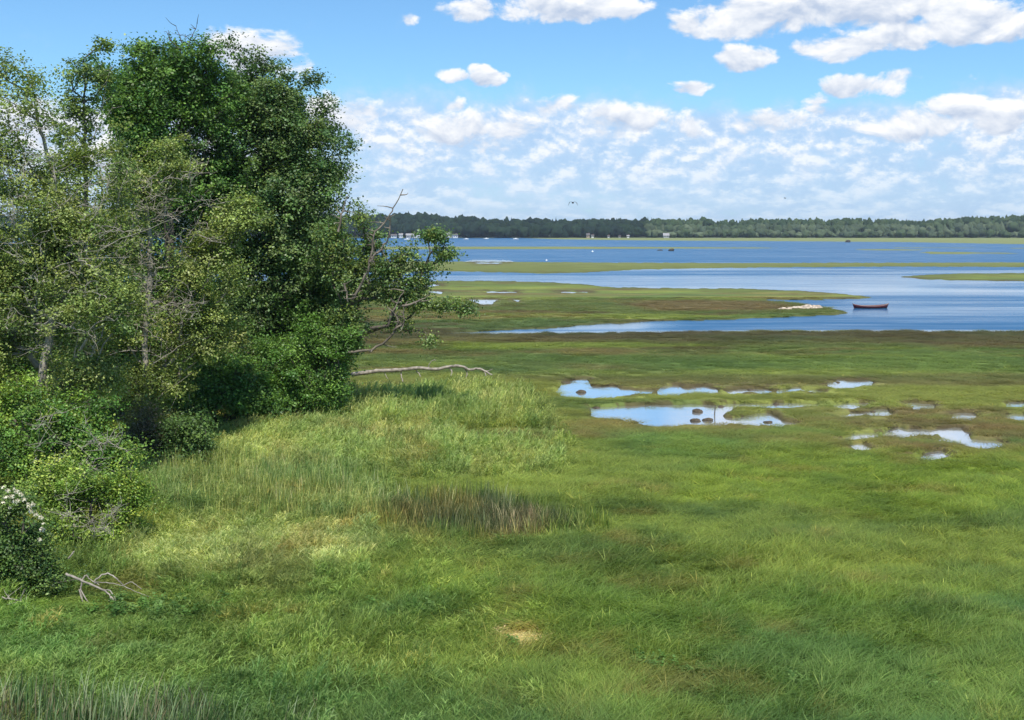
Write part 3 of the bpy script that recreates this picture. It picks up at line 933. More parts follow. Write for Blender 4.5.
def tree(name, label, cat, D, base_uv, trunk_uv, blobs, palette, leaf=0.13, per=42, clump=0.42, r_max=0.22, gap=0.42, seed=1, bark=None, group=None, dead=(), dead_r=0.018, bare=0.0, shell=0.5, gscale=0.9, up=0.6, trunk_name="trunk", crown_name="crown", r_tip=0.009, dens=1.5, dead_mat=None):
    rng = np.random.default_rng(seed * 101 + 7)
    bp = ground_at(*base_uv)
    base = np.array([bp[0], bp[1], float(ground_z(np.array([bp[0]]), np.array([bp[1]]))[0]) - 0.05])
    root = empty(name, base, label, cat, group)
    tr = [base] + [at(u, v, D + dD) for (u, v, dD) in trunk_uv]
    tr = smooth_path(tr, 5, 0.03, rng)
    cl, od = crown_points([(a, b, c, d, e, int(n * dens)) for (a, b, c, d, e, n) in blobs], D, rng, gap, gscale, seed, shell)
    leaf = leaf * .98; per = int(per * 1.8)
    cl[:, 2] = np.maximum(cl[:, 2], base[2] + 0.15)
    arr, par, rad = skeleton(tr, cl, rng, r_tip, r_max)
    tb = Tubes(5)
    skel_tubes(tb, arr, par, rad)
    # trunk itself as one flowing tube
    nt_ = len(tr)
    tb2 = Tubes(8)
    tb2.add(tr, np.maximum(rad[:nt_], 0.02))
    link(trunk_name, tb2.mesh(trunk_name, base), bark or M_BARK, root)
    link("branches", tb.mesh("branches", base), bark or M_BARK, root)
    # leaves
    keep = rng.random(len(cl)) >= bare
    lv = Leaves()
    pal = np.array(palette) * TREE_K
    nL = int(keep.sum())
    cc = cl[keep]; oo = od[keep]
    cbase = jitter_cols(pal, nL, rng, 0.26)
    sz = 0.5 + 1.1 * rng.random(nL) ** 1.4
    num = np.maximum(4, (per * sz * rng.uniform(0.6, 1.3, nL)).astype(int))
    idx = np.repeat(np.arange(nL), num)
    off = rng.normal(0, 1, (len(idx), 3)); off *= np.array([1, 1, .62])
    pos = cc[idx] + off * (clump * sz[idx])[:, None] * .62
    colr = cbase[idx] * rng.uniform(0.68, 1.38, (len(idx), 1))
    lv.add(pos, leaf, np.clip(colr, 0, 0.8), rng, up, oo[idx])
    cm = lv.mesh(crown_name, base)
    link(crown_name, cm, M_LEAF, root)
    if len(dead):
        tb = Tubes(6)
        for path in dead:
            pts = np.array([at(u, v, D + dD) for (u, v, dD) in path])
            pts = smooth_path(pts, 4, 0.03, rng)
            tb.add(pts, np.linspace(dead_r, dead_r * .3, len(pts)))
            # side twigs
            for _ in range(int(len(pts) * .7)):
                i = rng.integers(1, len(pts))
                d = rng.normal(0, 1, 3); d /= np.linalg.norm(d); d[2] = abs(d[2]) * .6 if rng.random() < .7 else d[2]
                L = rng.uniform(.25, .9)
                tb.add(smooth_path([pts[i], pts[i] + d * L * .5 + rng.normal(0, .05, 3), pts[i] + d * L], 3), np.linspace(dead_r * .5, dead_r * .15, 7))
        link("dead_branches", tb.mesh("dead_branches", base), dead_mat or M_TWIG, root)
    return root


OLIVE = [lin(108, 122, 60), lin(92, 108, 52), lin(124, 134, 72), lin(80, 98, 48)]
DARK = [lin(76, 106, 44), lin(64, 94, 42), lin(88, 116, 50), lin(66, 92, 48)]
GREY = [lin(82, 104, 56), lin(70, 94, 52), lin(96, 114, 64), lin(62, 88, 48)]
BRIGHT = [lin(86, 116, 50), lin(74, 104, 46), lin(100, 126, 58)]
YELLOW = [lin(118, 138, 58), lin(100, 124, 52), lin(136, 150, 68), lin(84, 108, 48)]

TG = "trees crowding the left bank"
SG = "shrubs along the foot of the trees"
grp = TG


def rand_dead(rng, n, u0, u1, v0, v1, dD=-1.5, L=(16, 46)):
    n = int(n * 2.2)
    out = []
    for _ in range(n):
        u, v = rng.uniform(u0, u1), rng.uniform(v0, v1)
        a = rng.uniform(-1.0, 0.5) if rng.random() < .75 else rng.uniform(1.2, 1.8) * -1
        s = -1 if rng.random() < .2 else 1
        l = rng.uniform(*L)
        p = [(u, v, dD + rng.uniform(-.5, .5))]
        for k in range(3):
            u += s * math.cos(a) * l / 3; v += math.sin(a) * l / 3; a += rng.normal(0, .35)
            p.append((u, v, p[-1][2] - rng.uniform(-.1, .3)))
        out.append(p)
    return out


dr = np.random.default_rng(9)
tree("tree", "sparse olive leafed tree with pale crooked trunk at the left edge", "tree", 42, (20, 470), [(38, 400, 0), (48, 345, 0), (57, 300, -.3), (62, 255, 0), (58, 200, 0), (46, 150, .3), (34, 100, 0)],
     [(10, 110, 55, 42, 0, 46), (25, 175, 70, 40, 0, 90), (60, 235, 80, 55, -1, 170), (20, 300, 75, 60, 0, 160), (85, 300, 60, 55, -1.5, 120), (-60, 200, 60, 110, 1, 130), (95, 180, 40, 40, 0, 50), (0, 250, 50, 60, .5, 90), (-10, 330, 40, 50, .5, 80), (15, 365, 70, 40, -.5, 110), (90, 365, 45, 40, -1, 70), (30, 85, 10, 22, 0, 7), (-20, 70, 20, 20, 0, 10), (8, 66, 16, 14, 0, 7), (52, 78, 8, 10, 0, 4)],
     OLIVE, leaf=.105, per=56, clump=.42, gap=.5, seed=3, dens=1.3, bark=M_PALEBARK, group=TG, r_max=.16,
     dead=[[(8, 133, -2), (30, 130, -2), (60, 124, -2.2)], [(55, 268, -2.5), (85, 258, -2.6), (130, 257, -2.5)], [(100, 250, -2.5), (130, 235, -2.6), (175, 218, -2.5)], [(80, 222, -2.5), (88, 214, -2.5), (100, 209, -2.6)]] + rand_dead(dr, 16, 0, 110, 170, 360, -2.6))
tree("tree", "thin open tree with dark stem and bare gaps against the clouds", "tree", 52, (88, 452), [(88, 380, 0), (87, 300, 0), (86, 200, 0), (84, 130, 0), (84, 95, 0)],
     [(85, 75, 28, 18, 0, 22), (108, 46, 10, 10, 0, 6), (88, 110, 36, 26, 0, 30), (70, 140, 28, 30, 0, 16), (105, 165, 30, 30, 0, 20), (85, 215, 50, 40, 1, 50), (60, 180, 30, 30, 1, 25), (90, 290, 60, 60, 1, 90)],
     OLIVE[:2] + GREY[:2], leaf=.15, per=30, clump=.36, gap=.45, seed=5, group=TG, r_max=.13,
     dead=[[(86, 150, 0), (98, 128, 0), (112, 108, 0)], [(86, 128, 0), (100, 112, 0), (110, 70, 0)]], dead_r=.03)
tree("tree", "tall dense dark green tree with the rounded top", "tree", 58, (185, 425), [(180, 380, 0), (172, 300, 0), (168, 220, 0), (160, 150, 0), (155, 95, 0)],
     [(150, 85, 44, 32, 0, 150), (190, 70, 36, 22, 0, 80), (140, 120, 32, 40, -1, 110), (180, 120, 55, 45, 1, 210), (205, 95, 40, 30, 1, 110), (160, 180, 45, 60, 1, 190), (210, 180, 50, 60, 2, 220), (175, 270, 60, 60, 2, 220), (190, 350, 60, 50, 2, 170), (112, 90, 14, 40, 0, 18), (150, 48, 30, 10, 0, 18), (205, 48, 18, 10, 0, 8), (100, 60, 10, 14, 0, 6)],
     DARK, leaf=.15, per=46, clump=.46, gap=.44, seed=7, group=TG, r_max=.26, shell=.45,
     dead=[[(178, 60, 0), (182, 45, 0), (176, 26, 0)], [(186, 60, 0), (190, 40, 0), (197, 24, 0)], [(184, 70, 0), (184, 50, 0), (185, 34, 0)], [(180, 50, 0), (170, 40, 0), (168, 30, 0)]], dead_r=.04, dead_mat=M_BARK)
tree("tree", "broad grey green tree on the right flank of the grove", "tree", 62, (285, 412), [(282, 370, 0), (278, 300, 0), (272, 230, 0), (262, 160, 0), (255, 110, 0)],
     [(240, 95, 40, 30, 0, 130), (280, 105, 36, 32, -1, 130), (300, 140, 36, 36, -1, 140), (255, 150, 55, 50, 0, 220), (306, 180, 30, 36, -1, 90), (285, 200, 55, 50, -1, 230), (235, 220, 45, 60, 0, 170), (300, 250, 50, 50, -1, 190), (314, 225, 22, 36, 0, 60), (255, 300, 60, 50, 0, 200), (315, 305, 40, 40, 0, 130), (270, 360, 60, 40, 0, 150),
      (242, 58, 14, 14, 0, 7), (262, 66, 26, 10, 0, 10), (305, 78, 14, 12, 0, 7), (330, 130, 14, 18, 0, 9), (345, 150, 10, 16, 0, 5), (338, 190, 14, 14, 0, 8), (336, 165, 12, 20, 0, 8), (325, 110, 14, 14, 0, 7), (228, 44, 6, 10, 0, 3)],
     GREY, leaf=.155, per=46, clump=.46, gap=.44, seed=11, group=TG, r_max=.26, shell=.45)
tree("tree", "olive tree full of dead grey twigs in front of the dark grove", "tree", 49, (150, 448), [(148, 400, 0), (145, 340, 0), (150, 280, 0), (148, 220, 0), (142, 170, 0)],
     [(140, 190, 32, 36, 0, 60), (165, 160, 30, 30, 0, 40), (125, 240, 40, 40, 0, 70), (215, 270, 40, 50, .5, 110), (205, 335, 45, 45, .5, 110), (120, 320, 45, 40, 0, 70), (150, 385, 50, 35, 0, 80), (235, 215, 26, 22, 1, 36)],
     OLIVE, leaf=.112, per=58, clump=.42, gap=.46, seed=13, bark=M_PALEBARK, group=TG, r_max=.13,
     dead=rand_dead(dr, 30, 105, 200, 170, 340, -1.8, (14, 40)) + [[(110, 355, -2), (130, 350, -2), (150, 352, -2), (163, 360, -2)], [(150, 365, -2), (172, 352, -2), (190, 335, -2)]])
# half-dead tree leaning out over the marsh
tree("tree", "half dead tree leaning right over the marsh with bare forked limbs", "tree", 57, (332, 412), [(335, 380, 0), (340, 340, 0), (346, 315, 0), (352, 290, 0)],
     [(335, 250, 22, 34, 1, 60), (350, 280, 28, 30, .5, 70), (345, 330, 26, 30, 0, 70), (385, 270, 26, 20, 0, 34), (395, 295, 22, 14, 0, 20), (405, 255, 16, 10, 0, 9), (435, 236, 18, 10, 0, 15), (444, 252, 14, 9, 0, 11), (420, 300, 26, 12, 0, 18), (445, 306, 16, 8, 0, 8), (468, 308, 12, 7, 0, 7), (412, 282, 22, 10, 0, 14), (400, 325, 24, 10, 0, 10), (372, 245, 16, 22, .5, 22), (425, 268, 16, 8, 0, 8), (362, 215, 10, 14, .5, 9), (430, 340, 8, 5, 0, 3)],
     GREY[:3] + OLIVE[:1], leaf=.14, per=24, clump=.36, gap=.3, seed=17, dens=2.7, bark=M_BARK, group=TG, r_max=.14,
     dead=[[(348, 352, -1.7), (372, 349, -1.8), (390, 338, -1.9), (398, 322, -2.0), (394, 312, -2.0), (398, 300, -2.0), (404, 291, -2.0)], [(352, 300, -1.5), (366, 276, -1.6), (371, 256, -1.7), (374, 236, -1.7), (386, 220, -1.7), (394, 208, -1.7), (403, 189, -1.7)],
           [(370, 262, -1.7), (380, 250, -1.8), (388, 238, -1.8), (391, 215, -1.8)], [(344, 283, -1.7), (346, 292, -1.7), (348, 302, -1.7)], [(402, 306, -2.1), (418, 302, -2.1), (427, 296, -2.1)], [(394, 330, -2.0), (404, 322, -2.1), (402, 312, -2.1)], [(338, 232, 0), (342, 215, 0), (345, 200, 0)]], dead_r=.07, dead_mat=M_LIMB)
tree("tree", "leafy understory tree filling the gap behind the pale crooked trunk", "tree", 55, (40, 434), [(42, 400, 0), (45, 340, 0), (48, 280, 0)],
     [(10, 290, 50, 50, 0, 90), (60, 300, 50, 60, 1, 120), (105, 310, 45, 60, 1, 110), (20, 370, 60, 40, 0, 110), (85, 380, 50, 40, 0, 110), (-50, 330, 40, 70, 1, 80), (70, 230, 40, 30, 1, 50), (140, 350, 40, 50, 1, 90)],
     OLIVE[:2] + DARK[:2], leaf=.14, per=40, clump=.46, gap=.38, seed=43, group=TG, r_max=.14)
tree("tree", "small grey green tree between the grove and the leaning tree", "tree", 60, (318, 412), [(318, 370, 0), (322, 320, 0), (325, 280, 0)],
     [(322, 270, 26, 30, 0, 60), (312, 310, 34, 34, 0, 90), (332, 330, 20, 30, 0, 50), (338, 290, 16, 26, 0, 34), (305, 350, 34, 24, 0, 60), (345, 250, 10, 18, 0, 10)],
     GREY[:2] + BRIGHT[:2], leaf=.14, per=42, clump=.42, gap=.4, seed=47, group=TG, r_max=.1)
# shrubs
tree("shrub", "bright green bush at the foot of the grove beside the tall grass", "shrub", 56, (312, 415), [(312, 395, 0), (310, 370, 0)],
     [(292, 384, 34, 28, 0, 110), (328, 368, 24, 36, .5, 90), (280, 352, 26, 24, 1, 50), (335, 396, 18, 14, -.5, 40), (345, 345, 10, 22, 0, 20), (310, 335, 14, 20, .5, 24), (262, 392, 22, 16, -.3, 40)], BRIGHT + DARK[:2], leaf=.125, per=46, clump=.4, gap=.44, seed=19, group=SG, r_max=.06, trunk_name="stem", crown_name="foliage")
tree("shrub", "dark low bush in the shade below the grove", "shrub", 54, (215, 430), [(215, 415, 0), (215, 400, 0)],
     [(200, 395, 40, 24, 0, 110), (250, 400, 34, 20, .5, 90), (225, 370, 40, 20, 1, 70)], DARK, leaf=.14, per=44, clump=.42, gap=.38, seed=23, group=SG, r_max=.06, trunk_name="stem", crown_name="foliage")
tree("shrub", "grey purple twiggy bush between the green shrubs", "shrub", 46, (150, 466), [(150, 450, 0), (150, 430, 0)],
     [(148, 435, 22, 28, 0, 80)], [lin(92, 88, 70), lin(80, 80, 62), lin(96, 104, 66)], leaf=.1, per=40, clump=.36, gap=.36, seed=27, group=SG, r_max=.05, trunk_name="stem", crown_name="foliage")
tree("shrub", "dull green bush at the left end of the cattails", "shrub", 46, (192, 474), [(192, 460, 0), (190, 440, 0)],
     [(188, 442, 28, 28, 0, 110), (170, 455, 22, 18, -.5, 60)], [lin(74, 98, 50), lin(84, 108, 54), lin(66, 88, 48)], leaf=.11, per=44, clump=.38, gap=.36, seed=29, group=SG, r_max=.05, trunk_name="stem", crown_name="foliage")
tree("shrub", "large leafy green bush under the pale crooked trunk", "shrub", 38, (30, 520), [(30, 480, 0), (30, 440, 0)],
     [(10, 420, 55, 45, 0, 150), (75, 430, 45, 40, 0, 120), (110, 465, 34, 34, 0, 90), (-50, 450, 45, 60, 0, 120), (40, 480, 50, 34, -.5, 110)], BRIGHT[:2] + YELLOW[:2] + DARK[:1], leaf=.1, per=46, clump=.34, gap=.44, seed=31, group=SG, r_max=.06, trunk_name="stem", crown_name="foliage",
     dead=rand_dead(dr, 8, 30, 120, 420, 500, -2.2, (18, 34)), dead_r=.016)
tree("shrub", "yellow green bush at the edge of the meadow", "shrub", 34, (92, 556), [(92, 530, 0), (92, 505, 0)],
     [(88, 510, 40, 38, 0, 150), (60, 485, 32, 26, .5, 70), (122, 490, 26, 28, 0, 70), (110, 530, 26, 20, -.3, 50)], YELLOW, leaf=.085, per=44, clump=.3, gap=.42, seed=37, group=SG, r_max=.05, trunk_name="stem", crown_name="foliage",
     dead=rand_dead(dr, 5, 60, 110, 500, 540, -1.6, (14, 24)), dead_r=.012)
fl = tree("shrub", "dark bush carrying white blossom at the left frame edge", "shrub", 29.5, (0, 612), [(0, 580, 0), (-2, 545, 0)],
          [(0, 545, 44, 46, 0, 190), (30, 570, 30, 34, 0, 110), (-40, 560, 40, 55, 0, 120), (50, 588, 30, 20, -.2, 90), (28, 540, 24, 26, .2, 60), (10, 510, 30, 22, 0, 60)], [lin(76, 98, 46), lin(62, 84, 42), lin(98, 116, 56)], leaf=.075, per=36, clump=.26, gap=.5, seed=41, group=SG, r_max=.05, trunk_name="stem", crown_name="foliage",
          dead=[[(2, 597, -1.4), (14, 599, -1.5), (22, 604, -1.5), (30, 613, -1.5)]], dead_r=.022)
brng = np.random.default_rng(4)
pv, pq = [], []
for k in range(24):
    d = brng.normal(0, 1, 3); d[2] = abs(d[2]); d /= np.linalg.norm(d)
    t1 = np.cross(d, (0.2, 0.9, 0.3)); t1 /= np.linalg.norm(t1); t2 = np.cross(d, t1)
    c = d * .075 * brng.uniform(.5, 1.1); s = .028
    b0 = len(pv)
    pv += [c - t1 * s, c + t2 * s + d * .01, c + t1 * s, c - t2 * s + d * .01]
    pq.append((b0, b0 + 1, b0 + 2, b0 + 3))
M_PETAL = plain("petals", (0.70, 0.64, 0.46), .6, .15)
bme = mesh_np("blossom", np.array(pv), quads=pq); bme.materials.append(M_PETAL)
for (u, v) in [(3, 488), (8, 491), (6, 498), (14, 489), (17, 492), (18, 501), (14, 503), (24, 500), (28, 504), (29, 507), (31, 512), (36, 515), (41, 518), (43, 524), (42, 530), (3, 503), (-8, 486), (-14, 494), (40, 540), (12, 497), (21, 495), (33, 505), (10, 508)]:
    o = bpy.data.objects.new("blossom", bme); COL.objects.link(o); o.parent = fl
    q = at(u, v, 28.0 + brng.uniform(-.3, .3)) - np.array(fl.location)
    o.location = q; o.rotation_euler = tuple(brng.uniform(-.6, .6, 3)); o.scale = [brng.uniform(.4, 1.0)] * 3

# ------------------------------------------------------------------ fallen wood
def wood(name, label, cat, D, paths, rad, mat, jit=.01, seed=1):
    rng = np.random.default_rng(seed)
    P0 = at(paths[0][1][0], paths[0][1][1], D); base = np.array([P0[0], D, float(ground_z(np.array([P0[0]]), np.array([D]))[0])])
    root = empty(name, base, label, cat)
    for k, (nm, *p) in enumerate(paths):
        tb = Tubes(8)
        r0, r1 = rad[k]
        pts = np.array([at(q[0], q[1], D + (q[2] if len(q) > 2 else 0)) for q in p])
        pts = smooth_path(pts, 5, jit, rng)
        rr = np.linspace(r0, r1, len(pts)) * rng.uniform(.88, 1.12, len(pts))
        tb.add(pts, rr)
        link(nm, tb.mesh(nm, base), mat, root)
    return root


wood("fallen_trunk", "bleached fallen tree trunk propped on its broken branches above the grass", "log", 68,
     [("stem", (352, 374.5), (365, 372.5), (380, 371), (400, 370), (420, 368), (438, 369.2), (449, 366.5), (460, 366.2), (470, 369.5), (480, 369), (492, 375)),
      ("branch", (383, 371), (385, 374), (388, 379, -.5)), ("branch", (402, 370), (401, 375), (403, 382, -.4)), ("branch", (414, 368), (419, 374), (421, 377, -.8)), ("branch", (448, 367), (452, 371), (451, 376, -.4)),
      ("branch", (464, 368), (467, 373), (466, 378, -.6)), ("branch", (428, 368), (430, 363), (434, 360), (436, 361)), ("branch", (479, 369), (484, 372), (486, 376, -.5)), ("branch", (480, 369), (487, 371), (493, 369))],
     [(.135, .06), (.04, .015), (.05, .03), (.05, .02), (.055, .03), (.04, .02), (.03, .015), (.05, .03), (.035, .015)], M_DEAD, .015, 3)


def c1(*p): return [(x * .236, 450 + y * .236, d) for x, y, d in p]


wood("dead_branch", "bleached forked dead branch lying beside the blossoming bush", "branch", 29,
     [("stem", *c1((280, 525, 0), (340, 550, -.1), (400, 575, -.2), (455, 603, -.3), (475, 630, -.35), (505, 672, -.4))),
      ("branch", *c1((350, 555, -.1), (343, 590, -.2), (352, 640, -.3), (395, 692, -.45))), ("branch", *c1((395, 560, -.1), (430, 532, 0), (462, 526, 0), (500, 550, -.1), (520, 575, -.1))),
      ("branch", *c1((400, 560, -.1), (480, 565, -.1), (540, 585, -.1), (600, 610, -.1), (655, 628, -.1))), ("branch", *c1((470, 625, -.35), (455, 660, -.4), (445, 697, -.45))), ("branch", *c1((335, 590, -.2), (355, 660, -.4), (352, 668, -.4))),
      ("branch", *c1((345, 556, -.1), (362, 530, 0), (380, 548, 0), (420, 572, 0))), ("branch", *c1((340, 590, -.2), (370, 640, -.4), (400, 690, -.5))), ("branch", *c1((430, 590, -.2), (470, 600, -.3), (490, 640, -.4), (470, 655, -.4))), ("branch", *c1((520, 575, -.1), (560, 560, -.1), (600, 590, -.1))), ("branch", *c1((290, 460, .5), (300, 448, .5), (315, 428, .5)))],
     [(.036, .016), (.025, .01), (.022, .016), (.014, .006), (.022, .011), (.016, .009), (.02, .012), (.018, .01), (.018, .01), (.014, .008), (.025, .02)], M_DEAD, .008, 5)

# ------------------------------------------------------------------ peat hummocks in the pools
M_PEAT = plain("peat", (0.075, 0.058, 0.036), .95, .45, 6.0, .6)


def lump(name, label, cat, pos, r, mat, seed, group=None, squash=.7, rough=.6, sub=3):
    bm = bmesh.new()
    bmesh.ops.create_icosphere(bm, subdivisions=sub, radius=1)
    v = np.array([q.co[:] for q in bm.verts])
    n = vn3(v[:, 0] * 1.7 + seed * 3.1, v[:, 1] * 1.7, v[:, 2] * 1.7, seed) + .5 * vn3(v[:, 0] * 4 + seed, v[:, 1] * 4, v[:, 2] * 4, seed)
    f = 1 + rough * (n - .75)
    v = v * f[:, None] * np.array(r)
    v[:, 2] = np.maximum(v[:, 2], -.25 * r[2])
    for q, c in zip(bm.verts, v): q.co = c
    me = bpy.data.meshes.new(name); bm.to_mesh(me); bm.free()
    me.polygons.foreach_set("use_smooth", np.ones(len(me.polygons), bool))
    return tag(link(name, me, mat, loc=tuple(pos)), label, cat, group)


HG = "peat hummocks in the tidal pools"
hum = [(581, 392.5, 10, 6, "brown peat hummock in the middle of the far upper pool"), (564, 383, 12, 4, "flat peat hummock at the left tip of the upper pool"), (698, 412, 11, 8, "rounded brown hummock standing highest in the main pool"), (695, 421, 11, 6, "dark hummock left of its twin at the near edge of the main pool"),
       (707, 420.5, 11, 6, "dark hummock right of its twin at the near edge of the main pool"), (721, 407, 6, 4, "small round hummock at the top right of the main pool"), (768, 422.5, 9, 4, "low hummock in the right arm of the main pool"), (776, 404.5, 6, 4, "small hummock on the thin far arm of the main pool"),
       (596, 408, 7, 3, "small low hummock at the left end of the main pool"), (634, 422.5, 8, 4, "dark hummock on the near bank of the main pool"), (690, 387, 9, 4, "brown hummock between the broken upper pools"), (750, 390, 6, 3, "tiny hummock in the small pool right of the upper pools"),
       (935, 449, 9, 4, "dark hummock behind the small pool at the far right"), (838, 382.5, 4, 3, "tiny hummock in the highest small pool on the right"), (873, 412, 5, 3, "tiny hummock beside the pair of small right hand pools")]
for k, (u, v, w, h, lb) in enumerate(hum):
    p = ground_at(u, v, WATER_Z)
    s = p[1] / FPX
    lump("peat_hummock", lb, "hummock", p, (w * s * .52, w * s * .5, h * s * .42), M_PEAT, k + 2, HG)
p = ground_at(714.5, 415, WATER_Z)
tb = Tubes(6); tb.add([p + [0, 0, -.1], p + [.02, 0, .3], p + [0.04, 0, .55]], [.035, .03, .028])
tag(link("stake", tb.mesh("stake", p), M_BARK, loc=tuple(p)), "thin wooden stake standing in the main pool", "stake")

# pale shell heap and wrack on the tidal tongue
M_SHELL = plain("shell", (0.46, 0.375, 0.28), .9, .6, 3, .6)
p = ground_at(806, 308.0, 0.05); s = p[1] / FPX
def shell_heap(name, label, p, pieces, seed):
    bm = bmesh.new()
    for (du, ru, dd, h) in pieces:
        r = bmesh.ops.create_icosphere(bm, subdivisions=3, radius=1)
        for q in r["verts"]:
            c = q.co
            n = float(vn3(np.array([c.x * 2 + du]), np.array([c.y * 2.0]), np.array([c.z * 2 + seed]), seed)[0])
            f = .75 + .55 * n
            q.co = (c.x * ru * s * f + du * s, c.y * ru * s * .8 * f + dd, max(c.z, -.2) * h * f)
    me = bpy.data.meshes.new(name); bm.to_mesh(me); bm.free()
    return tag(link(name, me, M_SHELL, loc=tuple(p)), label, "shell heap")
shell_heap("shell_heap", "long pale heap of bleached shell on the end of the marsh tongue", p, [(-13, 5, 0, .14), (-6, 5, .5, .2), (-1, 5, -.6, .18), (4, 6, .6, .36), (8, 5, -.5, .26), (12, 5, .7, .34), (14, 3, 0, .2), (1, 3, 1.4, .3), (-9, 3, .9, .16)], 3)
p = ground_at(784, 309, 0.05)
shell_heap("shell_heap", "short pale heap of shell left of the long heap", p, [(-3, 3, 0, .14), (1, 3, .5, .18), (4, 3, -.3, .14)], 5)

# ------------------------------------------------------------------ the moored dory
def dory(u, v, length):
    p = ground_at(u, v, WATER_Z)
    root = empty("dory", p, "dark red wooden dory floating beside the marsh tongue", "boat", rz=.06)
    n = 17
    M_H = plain("dory_paint", (0.13, 0.022, 0.022), .5, .25, 3)
    M_G = plain("dory_rail", (0.34, 0.25, 0.21), .6, .2, 3)
    M_W = plain("dory_wood", (0.34, 0.24, 0.17), .7, .25, 3)
    vs, qs = [], []
    m = 7
    for i in range(n):
        t = i / (n - 1) * 2 - 1
        w = .72 * (1 - abs(t) ** 2.4) + .02
        sheer = .30 + .26 * abs(t) ** 2.6
        fl_ = .55
        z0 = -.10 + .10 * abs(t) ** 3
        xx = t * length / 2
        rake = (1 + .0) * t
        prof = [(-1, 1), (-.86, .55), (-fl_, 0), (0, 0), (fl_, 0), (.86, .55), (1, 1)]
        for (a, h) in prof:
            xo = xx * (.90 + .10 * h)
            vs.append((xo, a * w, z0 + (sheer - z0) * h))
    for i in range(n - 1):
        for j in range(m - 1):
            a = i * m + j
            qs.append((a, a + m, a + m + 1, a + 1))
    me = mesh_np("hull", np.array(vs), quads=qs, smooth=True)
    h = link("hull", me, M_H, root)
    md = h.modifiers.new("thick", "SOLIDIFY"); md.thickness = .035; md.offset = 0
    V = np.array(vs).reshape(n, m, 3)
    for sd in (0, m - 1):
        tb = Tubes(6); tb.add(V[:, sd] + [0, 0, .02], .035); link("gunwale", tb.mesh("gunwale"), M_G, root)
    for t in (-.45, 0, .42):
        i = int((t + 1) / 2 * (n - 1))
        hw = V[i, 5, 1] * .95; zz = V[i, 5, 2]; xx = V[i, 5, 0]
        bm = bmesh.new(); bmesh.ops.create_cube(bm, size=1)
        for q in bm.verts: q.co = (q.co.x * .24 + xx, q.co.y * 2 * hw, q.co.z * .03 + zz)
        me = bpy.data.meshes.new("seat"); bm.to_mesh(me); bm.free(); link("seat", me, M_W, root)
    for e in (0, n - 1):
        tb = Tubes(6); tb.add([V[e, 3] + [0, 0, -.02], (V[e, 0] + V[e, 6]) / 2 + [0, 0, .10]], [.05, .04]); link("stem_post", tb.mesh("stem_post"), M_H, root)
    return root
dory(870.5, 308.2, 4.8)

# ------------------------------------------------------------------ far things on the water
M_WHITE = plain("white_paint", (.8, .8, .78), .5, .08)
M_ROCK = plain("dark_rock", (.05, .048, .045), .9, .4, 2, .4)
for k, (u, v, w, h, lb) in enumerate([(671, 251, 6, 2.4, "dark weed covered rock breaking the far blue water"), (660, 250.6, 6, 1.0, "flat dark ledge just left of the larger rock in the far water"), (848, 242.3, 5, 2.6, "dark rock close under the far green shore")]):
    p = ground_at(u, v, WATER_Z); s = p[1] / FPX
    lump("rock", lb, "rock", p, (w * s * .5, w * s * .4, h * s), M_ROCK, 50 + k, "rocks in the far bay", rough=.5)


def buoy(u, v, r, lb):
    p = ground_at(u, v, WATER_Z)
    root = empty("buoy", p, lb, "buoy", "white mooring buoys")
    bm = bmesh.new(); bmesh.ops.create_uvsphere(bm, u_segments=14, v_segments=9, radius=r)
    for q in bm.verts: q.co.z = q.co.z * .9 + r * .45
    me = bpy.data.meshes.new("float"); bm.to_mesh(me); bm.free(); link("float", me, M_WHITE, root)
    tb = Tubes(6); tb.add([(0, 0, r * 1.3), (0, 0, r * 2.1)], r * .12); link("pole", tb.mesh("pole"), M_WHITE, root)
buoy(546.5, 261, .34, "round white buoy off the edge of the grassy bar")
buoy(592.5, 252.2, .5, "white buoy farther out in the open blue water")


def boat(u, v, L, lb, rz):
    p = ground_at(u, v, WATER_Z)
    root = empty("motorboat", p, lb, "boat", "white boats moored off the far shore", rz)
    vs, qs = [], []
    n, m = 9, 5
    for i in range(n):
        t = i / (n - 1)
        w = L * .17 * (1 - max(0, t - .45) ** 2 * 3.2)
        top_ = L * .14 * (1 + .35 * t)
        for (a, h) in [(-1, 1), (-.8, .3), (0, -.15), (.8, .3), (1, 1)]:
            vs.append(((t - .5) * L, a * max(w, .02), top_ * h))
    for i in range(n - 1):
        for j in range(m - 1):
            a = i * m + j; qs.append((a, a + m, a + m + 1, a + 1))
        a = i * m; qs.append((a, a + m - 1, a + 2 * m - 1, a + m))
    qs.append((0, 1, 2, 3)); 
    link("hull", mesh_np("hull", np.array(vs), quads=qs), M_WHITE, root)
    bm = bmesh.new(); bmesh.ops.create_cube(bm, size=1)
    for q in bm.verts: q.co = (q.co.x * L * .28 * (1 if q.co.z < 0 else .75) + L * .06, q.co.y * L * .22, q.co.z * L * .13 + L * .22)
    me = bpy.data.meshes.new("cabin"); bm.to_mesh(me); bm.free(); link("cabin", me, M_WHITE, root)
boat(407, 240.0, 7, "white cabin boat moored below the pale shore houses", .3)
boat(466, 239.6, 6, "white cabin boat moored right of the white gabled house", -.4)
boat(486, 239.2, 6, "small white boat alone off the dark wooded shore", .2)
boat(516, 239.6, 6.5, "white boat near the start of the green far marsh", 2.9)

